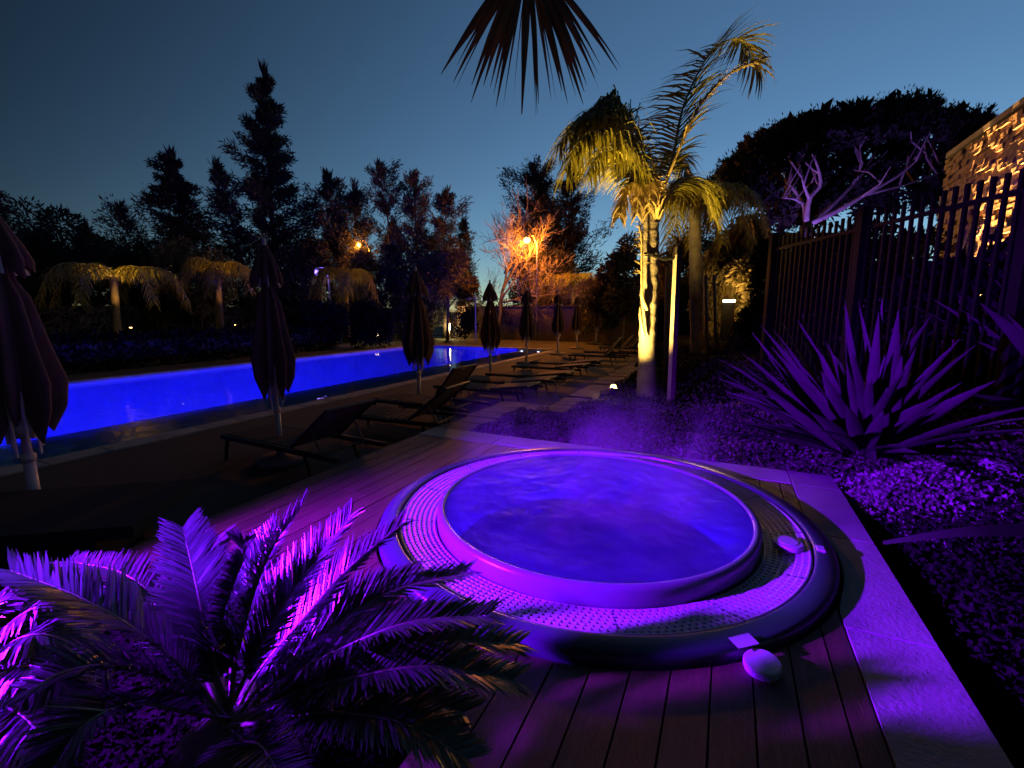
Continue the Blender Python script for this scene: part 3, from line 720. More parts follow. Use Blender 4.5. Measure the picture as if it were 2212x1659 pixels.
w_ = pd(-300, 1640, 1.15); t = thing('garden_uplight', 'small warm uplight beside the olive sago palm', 'uplight', (w_.x, w_.y, -.07), 'garden uplights')
mb = MB(); mb.tube([(w_.x, w_.y, -.1), (w_.x, w_.y, w_.z-.02)], .03, 10); obj('housing', mb, M_blackm, t); mb = MB(); mb.tube([w_-Vector((0,0,.018)), w_-Vector((0,0,.01))], .026, 10); obj('lens', mb, emit('uplight_glow', (1,.6,.12), 8), t)
lamp('SPOT', w_+Vector((0,0,.01)), 7, (1,.62,.12), t, pd(40, 1380, 1.25), .03, 60, .8)
# ================================================================== FAN PALM OVERHEAD (stands behind the photographer)
ft = Vector((-.35, -1.0, ZG+.3)); hub = pd(1142, -95, 1.75); ctop = Vector((-.45, -.85, 3.15))
fp = thing('fan_palm', 'fan palm leaf hanging overhead with split brown blades', 'fan palm', (ft.x, ft.y, -.1))
mb = MB(); mb.tube([(ft.x, ft.y, -.1), (ft.x-.03, ft.y+.05, 1.5), ctop], [.2,.16,.14], 14); obj('trunk', mb, M_bark2, fp, True)
def fan_leaf(hub, pet_from, axis, normal, rad, nb, spread, parent):
    pts = bez([pet_from, (pet_from+hub)/2+Vector((0,0,.12)), hub], 10); mb = MB(); mb.tube(pts, [.02-.001*k for k in range(10)], 6, flat=.5)
    lf = obj('leaf', mb, M_fan, parent, True)
    A = axis.normalized(); S = A.cross(normal).normalized(); Nn = S.cross(A)
    for k in range(nb):
        th = spread*(k/(nb-1)-.5)*2+random.uniform(-.04,.04); d = A*cos(th)+S*sin(th)
        L = rad*(.78+.22*cos(th*.8))*random.uniform(.88,1.08); w = rad*.030*random.uniform(.5,1.35); side = d.cross(Nn).normalized()
        if random.random() < .22: w *= .25
        bl = MB(); n = 6; fold = random.uniform(.2,.6)
        for j in range(n+1):
            u = j/n; ww = w*(min(1, .25+u*2.2) if u < .55 else max(.06, 1-(u-.55)/.47)); q = hub+d*L*u+Vector((0,0,-1))*rad*.16*u**2.4+Nn*.01*sin(k*2.1)
            bl.v += [tuple(q-side*ww), tuple(q+Nn*ww*fold), tuple(q+side*ww)]
        for j in range(n):
            a = j*3; bl.f += [(a, a+1, a+4, a+3), (a+1, a+2, a+5, a+4)]
        obj('blade', bl, M_fan, lf)
    return lf
fan_leaf(hub, ctop, _u*-1+_f*.12, _f*-1, .47, 34, radians(50), fp)
for k in range(9):
    a = radians(-175+k*22); d = Vector((cos(a), sin(a)-.15, .35*(k % 3))); h_ = ctop+d.normalized()*1.0
    fan_leaf(h_, ctop, d+Vector((0,0,-.4)), Vector((0,0,1)), .5, 18, radians(80), fp)

# ================================================================== FLAX CLUMPS
def flax(name, base, label, n, L, spread, W=.055, seed=1, bias=Vector((0,0,0)), zmin=None):
    random.seed(seed); t = thing(name, label, 'flax plant', base)
    for k in range(n):
        a = random.uniform(0, 2*pi); el = random.uniform(.25, 1.35)**1.0; d = Vector((cos(a)*cos(el), sin(a)*cos(el), sin(el)))+bias*random.uniform(.4,1.2)
        d.normalize(); ln = L*random.uniform(.65,1.1); w = W*random.uniform(.7,1.15); s = Vector(base)+Vector((cos(a),sin(a),0))*random.uniform(0,spread)
        side = d.cross(Vector((0,0,1))); side = side.normalized() if side.length > .05 else Vector((1,0,0))
        side = (side+Vector((0,0,random.uniform(-.7,.7)))).normalized()
        bl = MB(); m_ = 7; q = s.copy(); bend = random.uniform(.05,.55)
        for j in range(m_+1):
            u = j/m_; ww = w*(.55+.45*min(1, u*2.5))*(1 if u < .55 else max(.03, 1-((u-.55)/.45)**1.4)); nn = side.cross(d).normalized()
            bl.v += [tuple(q-side*ww*.5+nn*ww*.2), tuple(q-nn*ww*.1), tuple(q+side*ww*.5+nn*ww*.2)]
            d = (d+Vector((0,0,-1))*bend/m_*(u+.3)).normalized(); q = q+d*ln/m_
            if q.z < gz(q.x, q.y)+.01: q.z = gz(q.x, q.y)+.01+.005*j
        for j in range(m_):
            a_ = j*3; bl.f += [(a_, a_+1, a_+4, a_+3), (a_+1, a_+2, a_+5, a_+4)]
        obj('blade', bl, M_flax, t, True)
    return t
def on_bed(px, py, z=0.0):
    p = at(px, py, z)
    for _ in range(8): p = at(px, py, gz(p.x, p.y))
    p.z = gz(p.x, p.y); return p
f1 = on_bed(1850, 985); print('flax1', f1)
flax('flax_clump', f1, 'large flax clump with broad violet lit blades against the fence', 110, 1.38, .20, .115, 3, Vector((-.55,-.3,.28)))
f2 = on_bed(2380, 930); print('flax2', f2)
flax('flax_clump', f2, 'dim flax clump with long arching blades in front of the stone building', 50, 1.75, .16, .14, 5, Vector((-.5,-.3,.05)))
f3 = at(1565, 800, -.1)
flax('flax_clump', f3, 'small upright clump of thin grassy blades behind the palm stakes', 60, .95, .1, .02, 8, Vector((0,0,.8)))
f4 = on_bed(2460, 1230)
tt = thing('flax_clump', 'single long flax leaf reaching low over the pale border', 'flax plant', f4)
mb = MB(); pts = bez([f4, pd(2330,1125,2.4), pd(2212,1140,2.35), pd(2060,1148,2.3), pd(1905,1170,2.35)], 12); ws = [.04,.062,.065,.065,.06,.055,.05,.042,.034,.026,.016,.004]
for q, w in zip(pts, ws): mb.v += [tuple(q+_u*w*.5), tuple(q-_u*w*.5+Vector((0,-.03,0)))]
for j in range(11): mb.f.append((2*j, 2*j+1, 2*j+3, 2*j+2))
obj('blade', mb, M_flax, tt, True); random.seed(21)

# ================================================================== GROUND COVER (nobody could count it)
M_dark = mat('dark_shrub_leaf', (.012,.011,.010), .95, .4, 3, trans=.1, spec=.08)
def cover(name, label, region, n, size, hfun, m=M_cover, upr=.5):
    mb = MB(); cnt = 0
    while cnt < n:
        x, y = region(); z0 = gz(x, y); h_ = hfun(x, y)
        if h_ <= 0: cnt += 1; continue
        p = Vector((x, y, z0+h_*random.random()**.5)); s = size*random.uniform(.5,1.3)
        d = Vector((random.gauss(0,1), random.gauss(0,1), random.gauss(.3,upr))).normalized(); w = d.cross(rv()).normalized()
        mb.quad(p-w*s*.1, p+d*s*.5-w*s*.35, p+d*s, p+d*s*.5+w*s*.35); cnt += 1
    return tag(obj(name, mb, m), label, 'ground cover', kind='stuff')
def bump2(x, y, s=1.3): return mnoise.noise(Vector((x*s, y*s, 4.2)))
cover('ground_cover', 'low leafy ground cover behind the pale stone border', lambda: (random.uniform(-2.6,2.3), 4.5+(2.6*random.random()**1.6)), 42000, .034, lambda x, y: 0 if (x < -1.95 and y > 5.85) else .10+.08*bump2(x,y,2.0)+.10*max(0,min(1,(x-.3)/1.2)))
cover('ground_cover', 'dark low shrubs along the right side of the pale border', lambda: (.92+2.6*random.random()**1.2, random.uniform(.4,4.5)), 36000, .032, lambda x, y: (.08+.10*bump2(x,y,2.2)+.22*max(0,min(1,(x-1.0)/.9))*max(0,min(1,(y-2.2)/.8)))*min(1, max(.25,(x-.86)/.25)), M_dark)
pc = on_bed(2010, 1095)
cover('ground_cover', 'mound of feathery leaves coloured pale as if lit, right of the border corner', lambda: (pc.x+random.gauss(0,.34), pc.y+random.gauss(0,.26)), 9000, .035, lambda x, y: .30*math.exp(-((x-pc.x)**2+(y-pc.y)**2)/.2)+.05*bump2(x,y,4), mat('painted_lit_leaf', (.2,.18,.17), .6, .3, 3, trans=.2))  # leaf colour raised to stand in for a lit patch of cover
cover('lawn', 'sparse dark lawn round the palms', lambda: (random.uniform(-1.85,3.5), random.uniform(6.3,14)), 14000, .05, lambda x, y: .05, M_ground, 1.5)
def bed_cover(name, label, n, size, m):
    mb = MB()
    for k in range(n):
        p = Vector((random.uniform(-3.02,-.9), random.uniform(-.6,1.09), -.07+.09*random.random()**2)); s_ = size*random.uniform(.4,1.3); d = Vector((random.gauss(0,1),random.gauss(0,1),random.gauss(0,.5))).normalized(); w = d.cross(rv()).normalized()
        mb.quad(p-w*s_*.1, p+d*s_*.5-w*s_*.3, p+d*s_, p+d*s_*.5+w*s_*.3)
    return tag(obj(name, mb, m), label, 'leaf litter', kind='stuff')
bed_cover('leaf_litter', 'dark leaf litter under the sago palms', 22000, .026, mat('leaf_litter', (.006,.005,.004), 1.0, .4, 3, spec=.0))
# a pale stone glimpsed among the shrubs
p = on_bed(2150, 1062); t = thing('garden_stone', 'pale angular stone standing among the shrubs', 'stone', (p.x, p.y, p.z))
mb = MB(); mb.box((p.x-.09,p.y-.08,p.z-.05),(p.x+.09,p.y+.07,p.z+.2),.03)
for i in range(len(mb.v)): v = Vector(mb.v[i]); mb.v[i] = tuple(v+mnoise.noise_vector(v*7)*.03)
obj('rock', mb, M_slab, t)

# ================================================================== FENCE
LATF = 4.4
fn = thing('metal_fence', 'tall black metal picket fence above the flax plants', 'fence', fr(LATF, 8.0, 0))
fz_top = 2.57
mb = MB(); src = None; p0 = fr(LATF, 0, 0)
def boxdir(mb, c, du, dv, hu, hv, z0, z1):
    i = len(mb.v)
    for zz in (z0, z1):
        for a_, b_ in ((-1,-1),(1,-1),(1,1),(-1,1)):
            q = c+du*hu*a_+dv*hv*b_; mb.v.append((q.x, q.y, zz))
    mb.f += [(i+3,i+2,i+1,i),(i+4,i+5,i+6,i+7)]+[(i+k,i+(k+1)%4,i+4+(k+1)%4,i+4+k) for k in range(4)]
S_ = [8.0-.122*k for k in range(44)]
boxdir(mb, fr(LATF, S_[0]), FW, RT, .016, .016, .15, fz_top); src = obj('picket', mb, M_blackm, fn)
for k, s in enumerate(S_[1:]):
    if (k+1) % 16 == 0: continue
    c_ = src.copy(); COL.objects.link(c_); c_.location = fr(LATF, s)-fr(LATF, S_[0])+Vector((0,0,random.uniform(-.006,.006)))
for k in (0, 16, 32):
    mb = MB(); boxdir(mb, fr(LATF, S_[k]+(.06 if k == 0 else 0)), FW, RT, .05, .05, .1, fz_top+.07); obj('post', mb, M_blackm, fn)
for zz in (2.38, .42):
    mb = MB(); boxdir(mb, fr(LATF-.0, (8.05+S_[-1])/2), FW, RT, (8.05-S_[-1])/2, .0228, zz-.022, zz+.022); obj('rail', mb, M_blackm, fn)

# ================================================================== STONE BUILDING
bx0, by1, btop = 4.62, 15.37, 5.14
bld = thing('stone_building', 'split stone building with warm uplit wall behind the fence', 'building', (bx0+2, by1-4, 0))
mb = MB(); mb.box((bx0+.03, 2.0, -.2), (bx0+7, by1-.03, btop-.08)); obj('wall_core', mb, M_wallb, bld)
mb = MB(); mb.box((bx0-.06, 1.9, btop-.08), (bx0+7.1, by1+.05, btop+.05), .01); obj('parapet', mb, M_plaster, bld)
proto = []
for k in range(6):
    mb = MB(); L = (.22, .28, .34, .40, .30, .25)[k]; d = .02+.016*k
    mb.box((bx0-d, 0, 0), (bx0+.03, L-.012, .098))
    for i in range(len(mb.v)):
        v = mb.v[i]
        if v[0] < bx0: mb.v[i] = (v[0]+random.uniform(-.018,.018), v[1]+random.uniform(0,.008), v[2]+random.uniform(-.004,.0))
    proto.append((mb, L))
cnt = 0; rest = MB(); shared = {}
row = 0; z = .3
while z < btop-.19:
    y = by1-.03-(random.uniform(0,.1))
    while y > 9.4:
        k = random.randrange(6); mbp, L = proto[k]
        vis = z > 2.3 and y > 10.9
        if vis and cnt < 300:
            if k not in shared:
                shared[k] = obj('stone', mbp, M_brick, bld); o_ = shared[k]
            else:
                o_ = shared[k].copy(); COL.objects.link(o_)
            o_.location = Vector((0, y-L, z)); cnt += 1
        else:
            i = len(rest.v); rest.v += [(a_, b_+y-L, c_+z) for a_, b_, c_ in mbp.v]; rest.f += [tuple(i+q for q in f_) for f_ in mbp.f]
        y -= L
    z += .104; row += 1
obj('stone_courses', rest, M_brick, bld, kind='stuff'); print('stones', cnt)
AMB = (1, .45, .12)
for k, (yy, zz, pw, lab) in enumerate(((14.95, .5, 900, 'wall uplight at the far corner of the stone building'), (12.3, .7, 900, 'wall uplight in the middle of the stone building'), (9.9, .6, 900, 'wall uplight on the stone building past the second flax clump'))):
    t = thing('wall_uplight', lab, 'uplight', (bx0-.34, yy, zz))
    mb = MB(); mb.tube([(bx0-.34, yy, zz-.12), (bx0-.34, yy, zz)], .05, 12); obj('housing', mb, M_blackm, t)
    mb = MB(); mb.tube([(bx0-.34, yy, zz+.001), (bx0-.34, yy, zz+.006)], .042, 12); obj('lens', mb, emit('uplight_glow', AMB, 40), t)
    mb = MB(); mb.box((bx0-.31, yy-.02, zz-.09), (bx0+.03, yy+.02, zz-.05)); obj('bracket', mb, M_blackm, t)
    lamp('SPOT', (bx0-.34, yy, zz+.02), pw*6, AMB, t, (bx0-.02, yy, zz+3.2), .03, 46, .4)

# ================================================================== TREES BEYOND THE POOL
def spray(mb, p, d, L, w):
    s = d.cross(rv()); s = s.normalized()*w if s.length > .01 else Vector((w,0,0))
    mb.quad(p-s*.3, p+d*L*.45-s, p+d*L, p+d*L*.45+s)
def ground_pt(px, dep, z=ZG):
    p = pd(px, 675, dep); return Vector((p.x, p.y, z))
def top_z(px, py, b0):
    d = ray(px, py); return H + d.z/sqrt(d.x**2+d.y**2)*sqrt(b0.x**2+b0.y**2)
def conifer(label, px, pytop, dep, halfw, n=5200, m=M_con, shape=.8, lean=Vector((0,0,0)), upsweep=.35, droop=.0, forks=1, gap=.35, seed=1, leafL=.55, low=.05, name='conifer_tree'):
    random.seed(seed); b0 = ground_pt(px, dep); Ht = top_z(px, pytop, b0)-ZG-leafL*.7
    t = thing(name, label, 'tree', b0); R = halfw*dep/1000
    for fk in range(forks):
        off = Vector((RT.x, RT.y, 0))*(fk-(forks-1)/2)*R*.75; ht = Ht*(1-.07*fk*random.uniform(.6,1.4))
        axis = [b0, b0+Vector((0,0,ht*.5))+off*.7+lean*.3, b0+Vector((0,0,ht))+off+lean]
        C = bez(axis, 30); mb = MB(); mb.tube(C, [max(.02, Ht*.017*(1-k/30)) for k in range(30)], 7); obj('trunk', mb, M_bark2, t, True)
        cr = MB(); nbr = int(95/forks**.5); per = int(n*4.6)//(nbr*forks)
        for k in range(nbr):
            u = low+(1-low)*((k+random.random())/nbr); p = C[min(29, int(u*29))]; a = k*2.4+random.uniform(-.5,.5)
            rad = R*1.6/forks**.5*((1-u)**shape+.06)*random.uniform(.3,1.25)*(.55+.45*min(1, u/.2))
            if random.random() < gap*.35: rad *= .45
            hd = Vector((cos(a), sin(a), 0)); e = p+hd*rad+Vector((0,0,rad*random.uniform(upsweep*.5, upsweep*1.5)-droop*rad))
            br = MB(); 
            for j in range(per):
                v = random.random()**.7; q = p.lerp(e, v)+rv(.12+.11*rad); d = (hd*.8+Vector((0,0,upsweep-.3+random.uniform(-.6,.5)))+rv(.7)).normalized()
                spray(cr, q, d, leafL*random.uniform(.3,.95)*(.55+.45*(1-u)), leafL*.055)
        for j in range(40): spray(cr, C[-1]+rv(.12)-Vector((0,0,random.random()*.8)), Vector((random.gauss(0,.25),random.gauss(0,.25),1)).normalized(), leafL*1.3, leafL*.09)
        obj('crown', cr, m, t)
    return t
def bushy(label, px, pytop, dep, halfw, n=5000, m=M_leaf, seed=1, name='leafy_tree', zlow=.25, leafL=.38, weep=0.0, clumps=16, base_z=ZG, trunk=True):
    random.seed(seed); b0 = ground_pt(px, dep, base_z); Ht = top_z(px, pytop, b0)-base_z; R = halfw*dep/1000
    t = thing(name, label, 'tree' if 'tree' in name else 'shrub', b0); cc = []
    for k in range(clumps):
        a = random.uniform(0,2*pi); rr = R*random.random()**.5*.8; z = base_z+Ht*(zlow+(1-zlow)*random.uniform(.1,.88)); fall = 1-abs((z-base_z)/Ht-.6)*.9
        cc.append((b0.x+cos(a)*rr*fall, b0.y+sin(a)*rr*fall, z, R*random.uniform(.28,.5)))
    if trunk:
        mb = MB(); mb.tube([b0, b0+Vector((.1,.05,Ht*.4)), b0+Vector((0,.1,Ht*.75))], [Ht*.02,Ht*.015,.02], 7)
        for c_ in cc[:7]: mb.tube([b0+Vector((.05,.03,Ht*.35)), Vector(c_[:3])], [Ht*.009,.015], 5, False)
        obj('trunk', mb, M_bark2, t, True)
    cr = MB()
    for j in range(int(n*2.2)):
        c_ = random.choice(cc); d = Vector((random.gauss(0,1),random.gauss(0,1),random.gauss(0,1))).normalized(); q = Vector(c_[:3])+d*c_[3]*random.random()**.4*Vector((1,1,.8)).x
        if q.z < base_z+.05: continue
        dd = (d+rv(.7)+Vector((0,0,-weep))).normalized(); spray(cr, q, dd, leafL*random.uniform(.35,.95), leafL*.12)
    obj('crown', cr, m, t); return t

conifer('tallest narrow conifer with ragged pointed top beyond the pool', 602, 150, 33, 92, 8200, M_con, .75, Vector((.3,0,0)), .5, .1, 1, .5, 11, .75)
conifer('broken topped conifer left of the tallest one beyond the pool', 415, 325, 31, 85, 6200, M_con, .7, Vector((-.5,0,0)), .35, .1, 1, .6, 12, .7)
conifer('thin leaning feathery conifer between two dark conifers', 545, 345, 32, 42, 2600, M_con2, .6, RT*-1.6, .9, 0, 1, .7, 13, .6)
conifer('dark twin stemmed conifer beside the smaller orange street lamp', 752, 370, 32, 70, 6600, M_con, .45, Vector((0,0,0)), .8, 0, 2, .3, 14, .6)
conifer('fluffy grey conifer with three upright stems behind the gate', 908, 350, 31, 92, 8600, M_con2, .45, RT*-.2, .9, 0, 3, .35, 15, .55)
conifer('dark low conifer filling the gap by the grey three stemmed one', 852, 515, 28, 40, 2600, M_con, .6, Vector((0,0,0)), .3, 0, 1, .2, 16, .5)
conifer('feathery twin conifer behind the big orange street lamp', 1188, 358, 36, 95, 10500, M_con2, .42, Vector((0,0,0)), 1.0, 0, 2, .4, 17, .65)
conifer('small pointed conifer between bare tree and grey conifer', 1004, 465, 33, 26, 1900, M_con, .6, Vector((0,0,0)), .5, 0, 1, .2, 18, .5)
conifer('wispy windswept conifer with one long arm left of the broken topped one', 330, 440, 30, 75, 1700, M_con2, .5, RT*-1.3, .9, 0, 1, .9, 19, .6)
conifer('dark slim cypress among pale leafy trees at the left', 208, 480, 27, 24, 1500, M_con, .5, Vector((0,0,0)), .9, 0, 1, .1, 20, .5)
conifer('feathery conifer leaning behind the closest parasol', -10, 380, 26, 65, 2600, M_con2, .6, RT*.8, .6, .2, 1, .7, 22, .6)
bushy('broad grey leafy tree at the left beyond the pool', 150, 450, 30, 85, 5200, M_con2, 31, leafL=.5)
bushy('pale loose leafy tree next to the slim cypress', 275, 520, 31, 60, 2600, M_con2, 32, leafL=.45)
bushy('rusty leafy tree below the broken topped conifer', 430, 520, 27, 75, 5200, M_leaf, 33, weep=.6)
bushy('leafy tree behind the smaller orange street lamp', 790, 545, 30, 55, 4000, M_leaf, 34, weep=.4)
bushy('olive leafy tree just left of the bare tree', 965, 540, 29, 62, 5200, M_leaf, 35, weep=.5, zlow=.5)
bushy('amber lit leafy tree under the big orange street lamp', 1175, 545, 31, 85, 8000, M_leaf, 36, weep=.3)
bushy('dark leafy tree between street lamp and windblown palm', 1290, 590, 26, 60, 5200, M_leaf, 37, weep=.3)
bushy('dim feathery tree behind the windblown palm trunk', 1345, 505, 24, 55, 3000, M_con2, 38, weep=.2)
bushy('willowy tree hanging over the far end of the fence', 1580, 470, 20, 100, 9500, M_leaf, 39, weep=1.6, leafL=.42, zlow=.1)
bushy('golden lit leafy tree low behind the fence end post', 1615, 560, 17, 60, 5200, M_leaf, 40, weep=.3, zlow=.05)

bushy('tall dark tree behind the timber stakes', 1475, 470, 26, 70, 5200, M_leaf, 41, weep=.6)
bushy('broad dim tree between the end wall and the windblown palm', 1400, 560, 28, 70, 5200, M_leaf, 42, weep=.5)
bushy('dark tree at the left behind the golden palm', 80, 520, 29, 70, 4200, M_con, 43, leafL=.45)
bushy('dark rounded tree between the two dark conifers', 660, 520, 31, 62, 4600, M_con, 44, leafL=.45)
bushy('low dark tree under the wispy windswept conifer', 335, 545, 29, 60, 4200, M_con, 45, leafL=.45)
# bare tree in front of the street lamp
def bare_tree(label, px, pytop, dep, seed):
    random.seed(seed); b0 = ground_pt(px, dep); Ht = top_z(px, pytop, b0)-ZG; t = thing('bare_tree', label, 'tree', b0); mb = MB(); tw = MB()
    def grow(p, d, L, r_, lev):
        n = 4; pts = [p]; q = p.copy()
        for i in range(n): d = (d+rv(.20)+Vector((0,0,.05))).normalized(); q = q+d*L/n; pts.append(q.copy())
        (mb if lev < 2 else tw).tube(pts, [r_*(1-.13*i) for i in range(n+1)], 6 if lev < 2 else 3, False)
        if lev >= 5: return
        for i in range(4 if lev < 3 else 3):
            k = random.randint(2, n); dd = (d+rv(1.15)+Vector((0,0,.12))).normalized(); grow(pts[k], dd, L*random.uniform(.55,.8), max(.011, r_*.5), lev+1)
        grow(pts[-1], (d+rv(.3)).normalized(), L*.75, max(.012, r_*.62), lev+1)
    grow(b0, Vector((0,0,1)), Ht*.36, .17, 0)
    obj('trunk', mb, M_bark2, t, True); obj('crown', tw, M_twig, t); return t
bare_tree('leafless tree with fine twigs glowing around the big orange street lamp', 1072, 420, 29, 5)

# stone pine
random.seed(77)
sd = 25.0; sb_ = ground_pt(1745, sd, 0); sp_t = thing('stone_pine', 'huge umbrella pine with violet lit limbs behind the fence', 'tree', sb_)
fork = pd(1741, 488, sd)
mb = MB(); mb.tube([sb_-Vector((0,0,.5)), pd(1743,580,sd), fork], [.42,.36,.33], 10)
limbs = [[(1741,488,0),(1735,440,.3),(1700,395,.6),(1650,370,1)], [(1741,488,0),(1748,430,-.4),(1772,400,-.6),(1765,355,-1),(1750,325,-1)], [(1741,488,0),(1790,450,.5),(1850,390,.8),(1885,340,1),(1900,300,1)],
         [(1741,488,0),(1810,455,-.6),(1870,420,-1),(1940,380,-1.5),(2000,330,-2)], [(1735,440,.3),(1715,430,-.5),(1690,428,-1)], [(1748,430,-.4),(1735,395,-1),(1728,350,-1)], [(1850,390,.8),(1860,350,0),(1855,300,0)], [(1870,420,-1),(1950,400,-1),(2040,370,-1)]]
for L in limbs:
    pts = bez([pd(a_, b_, sd+c_) for a_, b_, c_ in L], 12); r_ = .15 if L[0][1] == 488 else .09
    mb.tube(pts, [r_*(1-.07*k) for k in range(12)], 7)
    for k in (5, 7, 9, 10, 11):
        e = pts[k]+Vector((random.uniform(-1.2,1.2), random.uniform(-1.2,1.2), random.uniform(.8,2.2))); mb.tube([pts[k], pts[k].lerp(e,.5)+rv(.25), e], [.06,.045,.02], 5, False)
obj('trunk', mb, M_barkp, sp_t, True)
cr = MB(); outline = [(1545,400),(1575,345),(1640,295),(1720,260),(1800,240),(1890,225),(1960,200),(2010,205),(2060,235),(2100,245),(2140,262),(2200,290)]
ox = [a_ for a_, _ in outline]; oy = [b_ for _, b_ in outline]
cl = []
for k in range(620):
    px = random.uniform(1548, 2260); ytop = float(np.interp(px, ox, oy)); edge = min(1, (px-1540)/120)
    v = random.random(); low_ = 40+edge*(170 if px > 1640 else 90)+max(0, (px-1800)*.12); py = ytop+11+v**1.25*low_
    dz = random.uniform(-4.0,4.5)*(.35+.65*edge) if v < .35 else random.uniform(1.2, 5.0)
    cl.append((pd(px, py, sd+dz), random.uniform(.4,.85)))
for k in range(70000):
    c_, r_ = random.choice(cl); d = Vector((random.gauss(0,1),random.gauss(0,1),random.gauss(0,.8))).normalized()
    spray(cr, c_+d*r_*random.random()**.4, (d+Vector((0,0,.4))+rv(.4)).normalized(), .21, .035)
for c_, r_ in cl:
    for k in range(26): spray(cr, c_+rv(r_*.45), rv().normalized(), r_*.9, r_*.22)
obj('crown', cr, M_pine, sp_t)
lt = thing('garden_uplight', 'violet uplight at the foot of the umbrella pine', 'uplight', pd(1738, 600, sd-2.2), 'garden uplights')
p = pd(1738, 600, sd-2.2); mb = MB(); mb.tube([p-Vector((0,0,.3)), p], .09, 10); obj('housing', mb, M_blackm, lt); mb = MB(); mb.tube([p+Vector((0,0,.002)), p+Vector((0,0,.02))], .08, 10); obj('lens', mb, emit('violet_glow', (.3,.1,1), 10), lt)
mb = MB(); mb.tube([Vector((p.x,p.y,ZG-.1)), p-Vector((0,0,.28))], .05, 8); obj('post', mb, M_blackm, lt)
lamp('SPOT', p+Vector((0,0,.05)), 1300, (.30,.14,1), lt, pd(1790,410,sd), .08, 75, .6)

# palms across the pool, lit warm from below
def far_palm(label, px, pycrown, dep, power, col, nf=13, R0=1.7, seed=1, up_lab=''):
    random.seed(seed); b0 = ground_pt(px, dep); ct = pd(px, pycrown, dep); t = thing('palm_tree', label, 'palm tree', b0)
    mb = MB(); mb.tube([b0, b0.lerp(ct,.5)+rv(.06), ct], [.22,.17,.14], 10); obj('trunk', mb, M_bark2, t, True)
    for i in range(nf):
        a = 2*pi*i/nf+random.uniform(-.2,.2); R_ = R0*random.uniform(.8,1.15); hv = Vector((cos(a),sin(a),0)); k = random.uniform(.6,1.2)
        pinnate('frond', [ct, ct+hv*.4*R_+Vector((0,0,.5*k)), ct+hv*.85*R_+Vector((0,0,.25*k)), ct+hv*1.1*R_+Vector((0,0,-.9*k-.35))], M_frond, M_rach, t, 44, 1.0, .05, 1.0, .5, .03, .1, wl*.4, .2, .5, .4, nrach=10)
    lp = b0+RT*1.4-FW*.9; u = thing('garden_uplight', up_lab, 'uplight', lp, 'garden uplights')
    mb = MB(); mb.tube([lp+Vector((0,0,.0)), lp+Vector((0,0,1.1))], .05, 10); obj('housing', mb, M_blackm, u); mb = MB(); mb.tube([lp+Vector((0,0,1.101)), lp+Vector((0,0,1.11))], .045, 10); obj('lens', mb, emit('uplight_glow', col, 20), u)
    lamp('SPOT', lp+Vector((0,0,1.15)), power, col, u, ct+RT*.35+Vector((0,0,.3)), .05, 62, 1.0); return t
far_palm('palm with golden drooping fronds beyond the pool at the left', 245, 600, 20, 620, (1,.52,.10), 10, 2.4, 51, 'uplight under the golden palm beyond the pool')
far_palm('palm with rusty lit fronds below the broken topped conifer', 470, 585, 24, 380, (1,.42,.08), 9, 1.9, 52, 'uplight under the rusty palm beyond the pool')
far_palm('dim brown palm below the smaller orange street lamp', 745, 600, 26, 260, (1,.45,.12), 12, 1.6, 53, 'uplight under the dim brown palm')
far_palm('olive palm hanging over the gate', 962, 590, 31, 420, (1,.55,.15), 13, 1.7, 54, 'uplight under the olive palm by the gate')
far_palm('amber palm in front of the end wall parasols', 1235, 610, 28.6, 900, (1,.5,.12), 13, 1.9, 55, 'uplight under the amber palm by the end wall')

# ================================================================== HEDGES AND SHRUBS
def hedge(label, x0, x1, y0, y1, h_, seed, n=6000, m=M_hedge, zb=ZG):
    random.seed(seed); t = thing('hedge', label, 'hedge', ((x0+x1)/2, (y0+y1)/2, zb)); mb = MB()
    mb.box((x0+.2,y0+.2,zb),(x1-.2,y1-.2,zb+h_*.86)); obj('inner_branches', mb, M_bark2, t); cr = MB()
    for k in range(n):
        x = random.uniform(x0,x1); y = random.uniform(y0,y1); z = zb+h_*random.random()
        f_ = random.randrange(4); hh = h_*(1+.12*mnoise.noise(Vector((x*.6,y*.6,seed))))
        if f_ == 0: z = zb+hh
        elif f_ == 1: x = x1
        elif f_ == 2: y = y0
        else: x = x0 if random.random() < .3 else x1
        spray(cr, Vector((x,y,min(z,zb+hh)))+rv(.12), (rv()+Vector((0,0,.4))).normalized(), random.uniform(.12,.3), .05)
    obj('foliage', cr, m, t); return t
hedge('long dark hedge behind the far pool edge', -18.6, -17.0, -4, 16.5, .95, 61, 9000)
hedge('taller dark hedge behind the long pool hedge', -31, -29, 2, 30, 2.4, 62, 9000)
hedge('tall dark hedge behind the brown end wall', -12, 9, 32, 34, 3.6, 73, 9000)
bushy('round black shrub beside the golden palm', 330, 640, 21, 48, 2600, M_hedge, 63, 'round_shrub', .05, .25, trunk=False)
bushy('round black shrub behind the nearest parasol pair', 690, 650, 22, 55, 3000, M_hedge, 64, 'round_shrub', .05, .25, trunk=False)
bushy('round black shrub left of the gate', 795, 655, 23, 58, 3000, M_hedge, 65, 'round_shrub', .05, .25, trunk=False)
bushy('black shrub in front of the olive palm', 1010, 620, 27.5, 30, 1800, M_hedge, 66, 'round_shrub', .05, .25, trunk=False)
bushy('wide black shrub above the end wall', 1120, 620, 30, 45, 2600, M_hedge, 67, 'round_shrub', .05, .25, trunk=False)
bushy('low black shrub at the foot of the fence end post', 1630, 690, 12.5, 45, 2600, M_hedge, 68, 'round_shrub', .0, .2, trunk=False)
hedge('dark bank of shrubs in front of the golden lit tree', .4, 5.2, 13.8, 15.2, 1.35, 69, 5200, M_hedge, -.1)

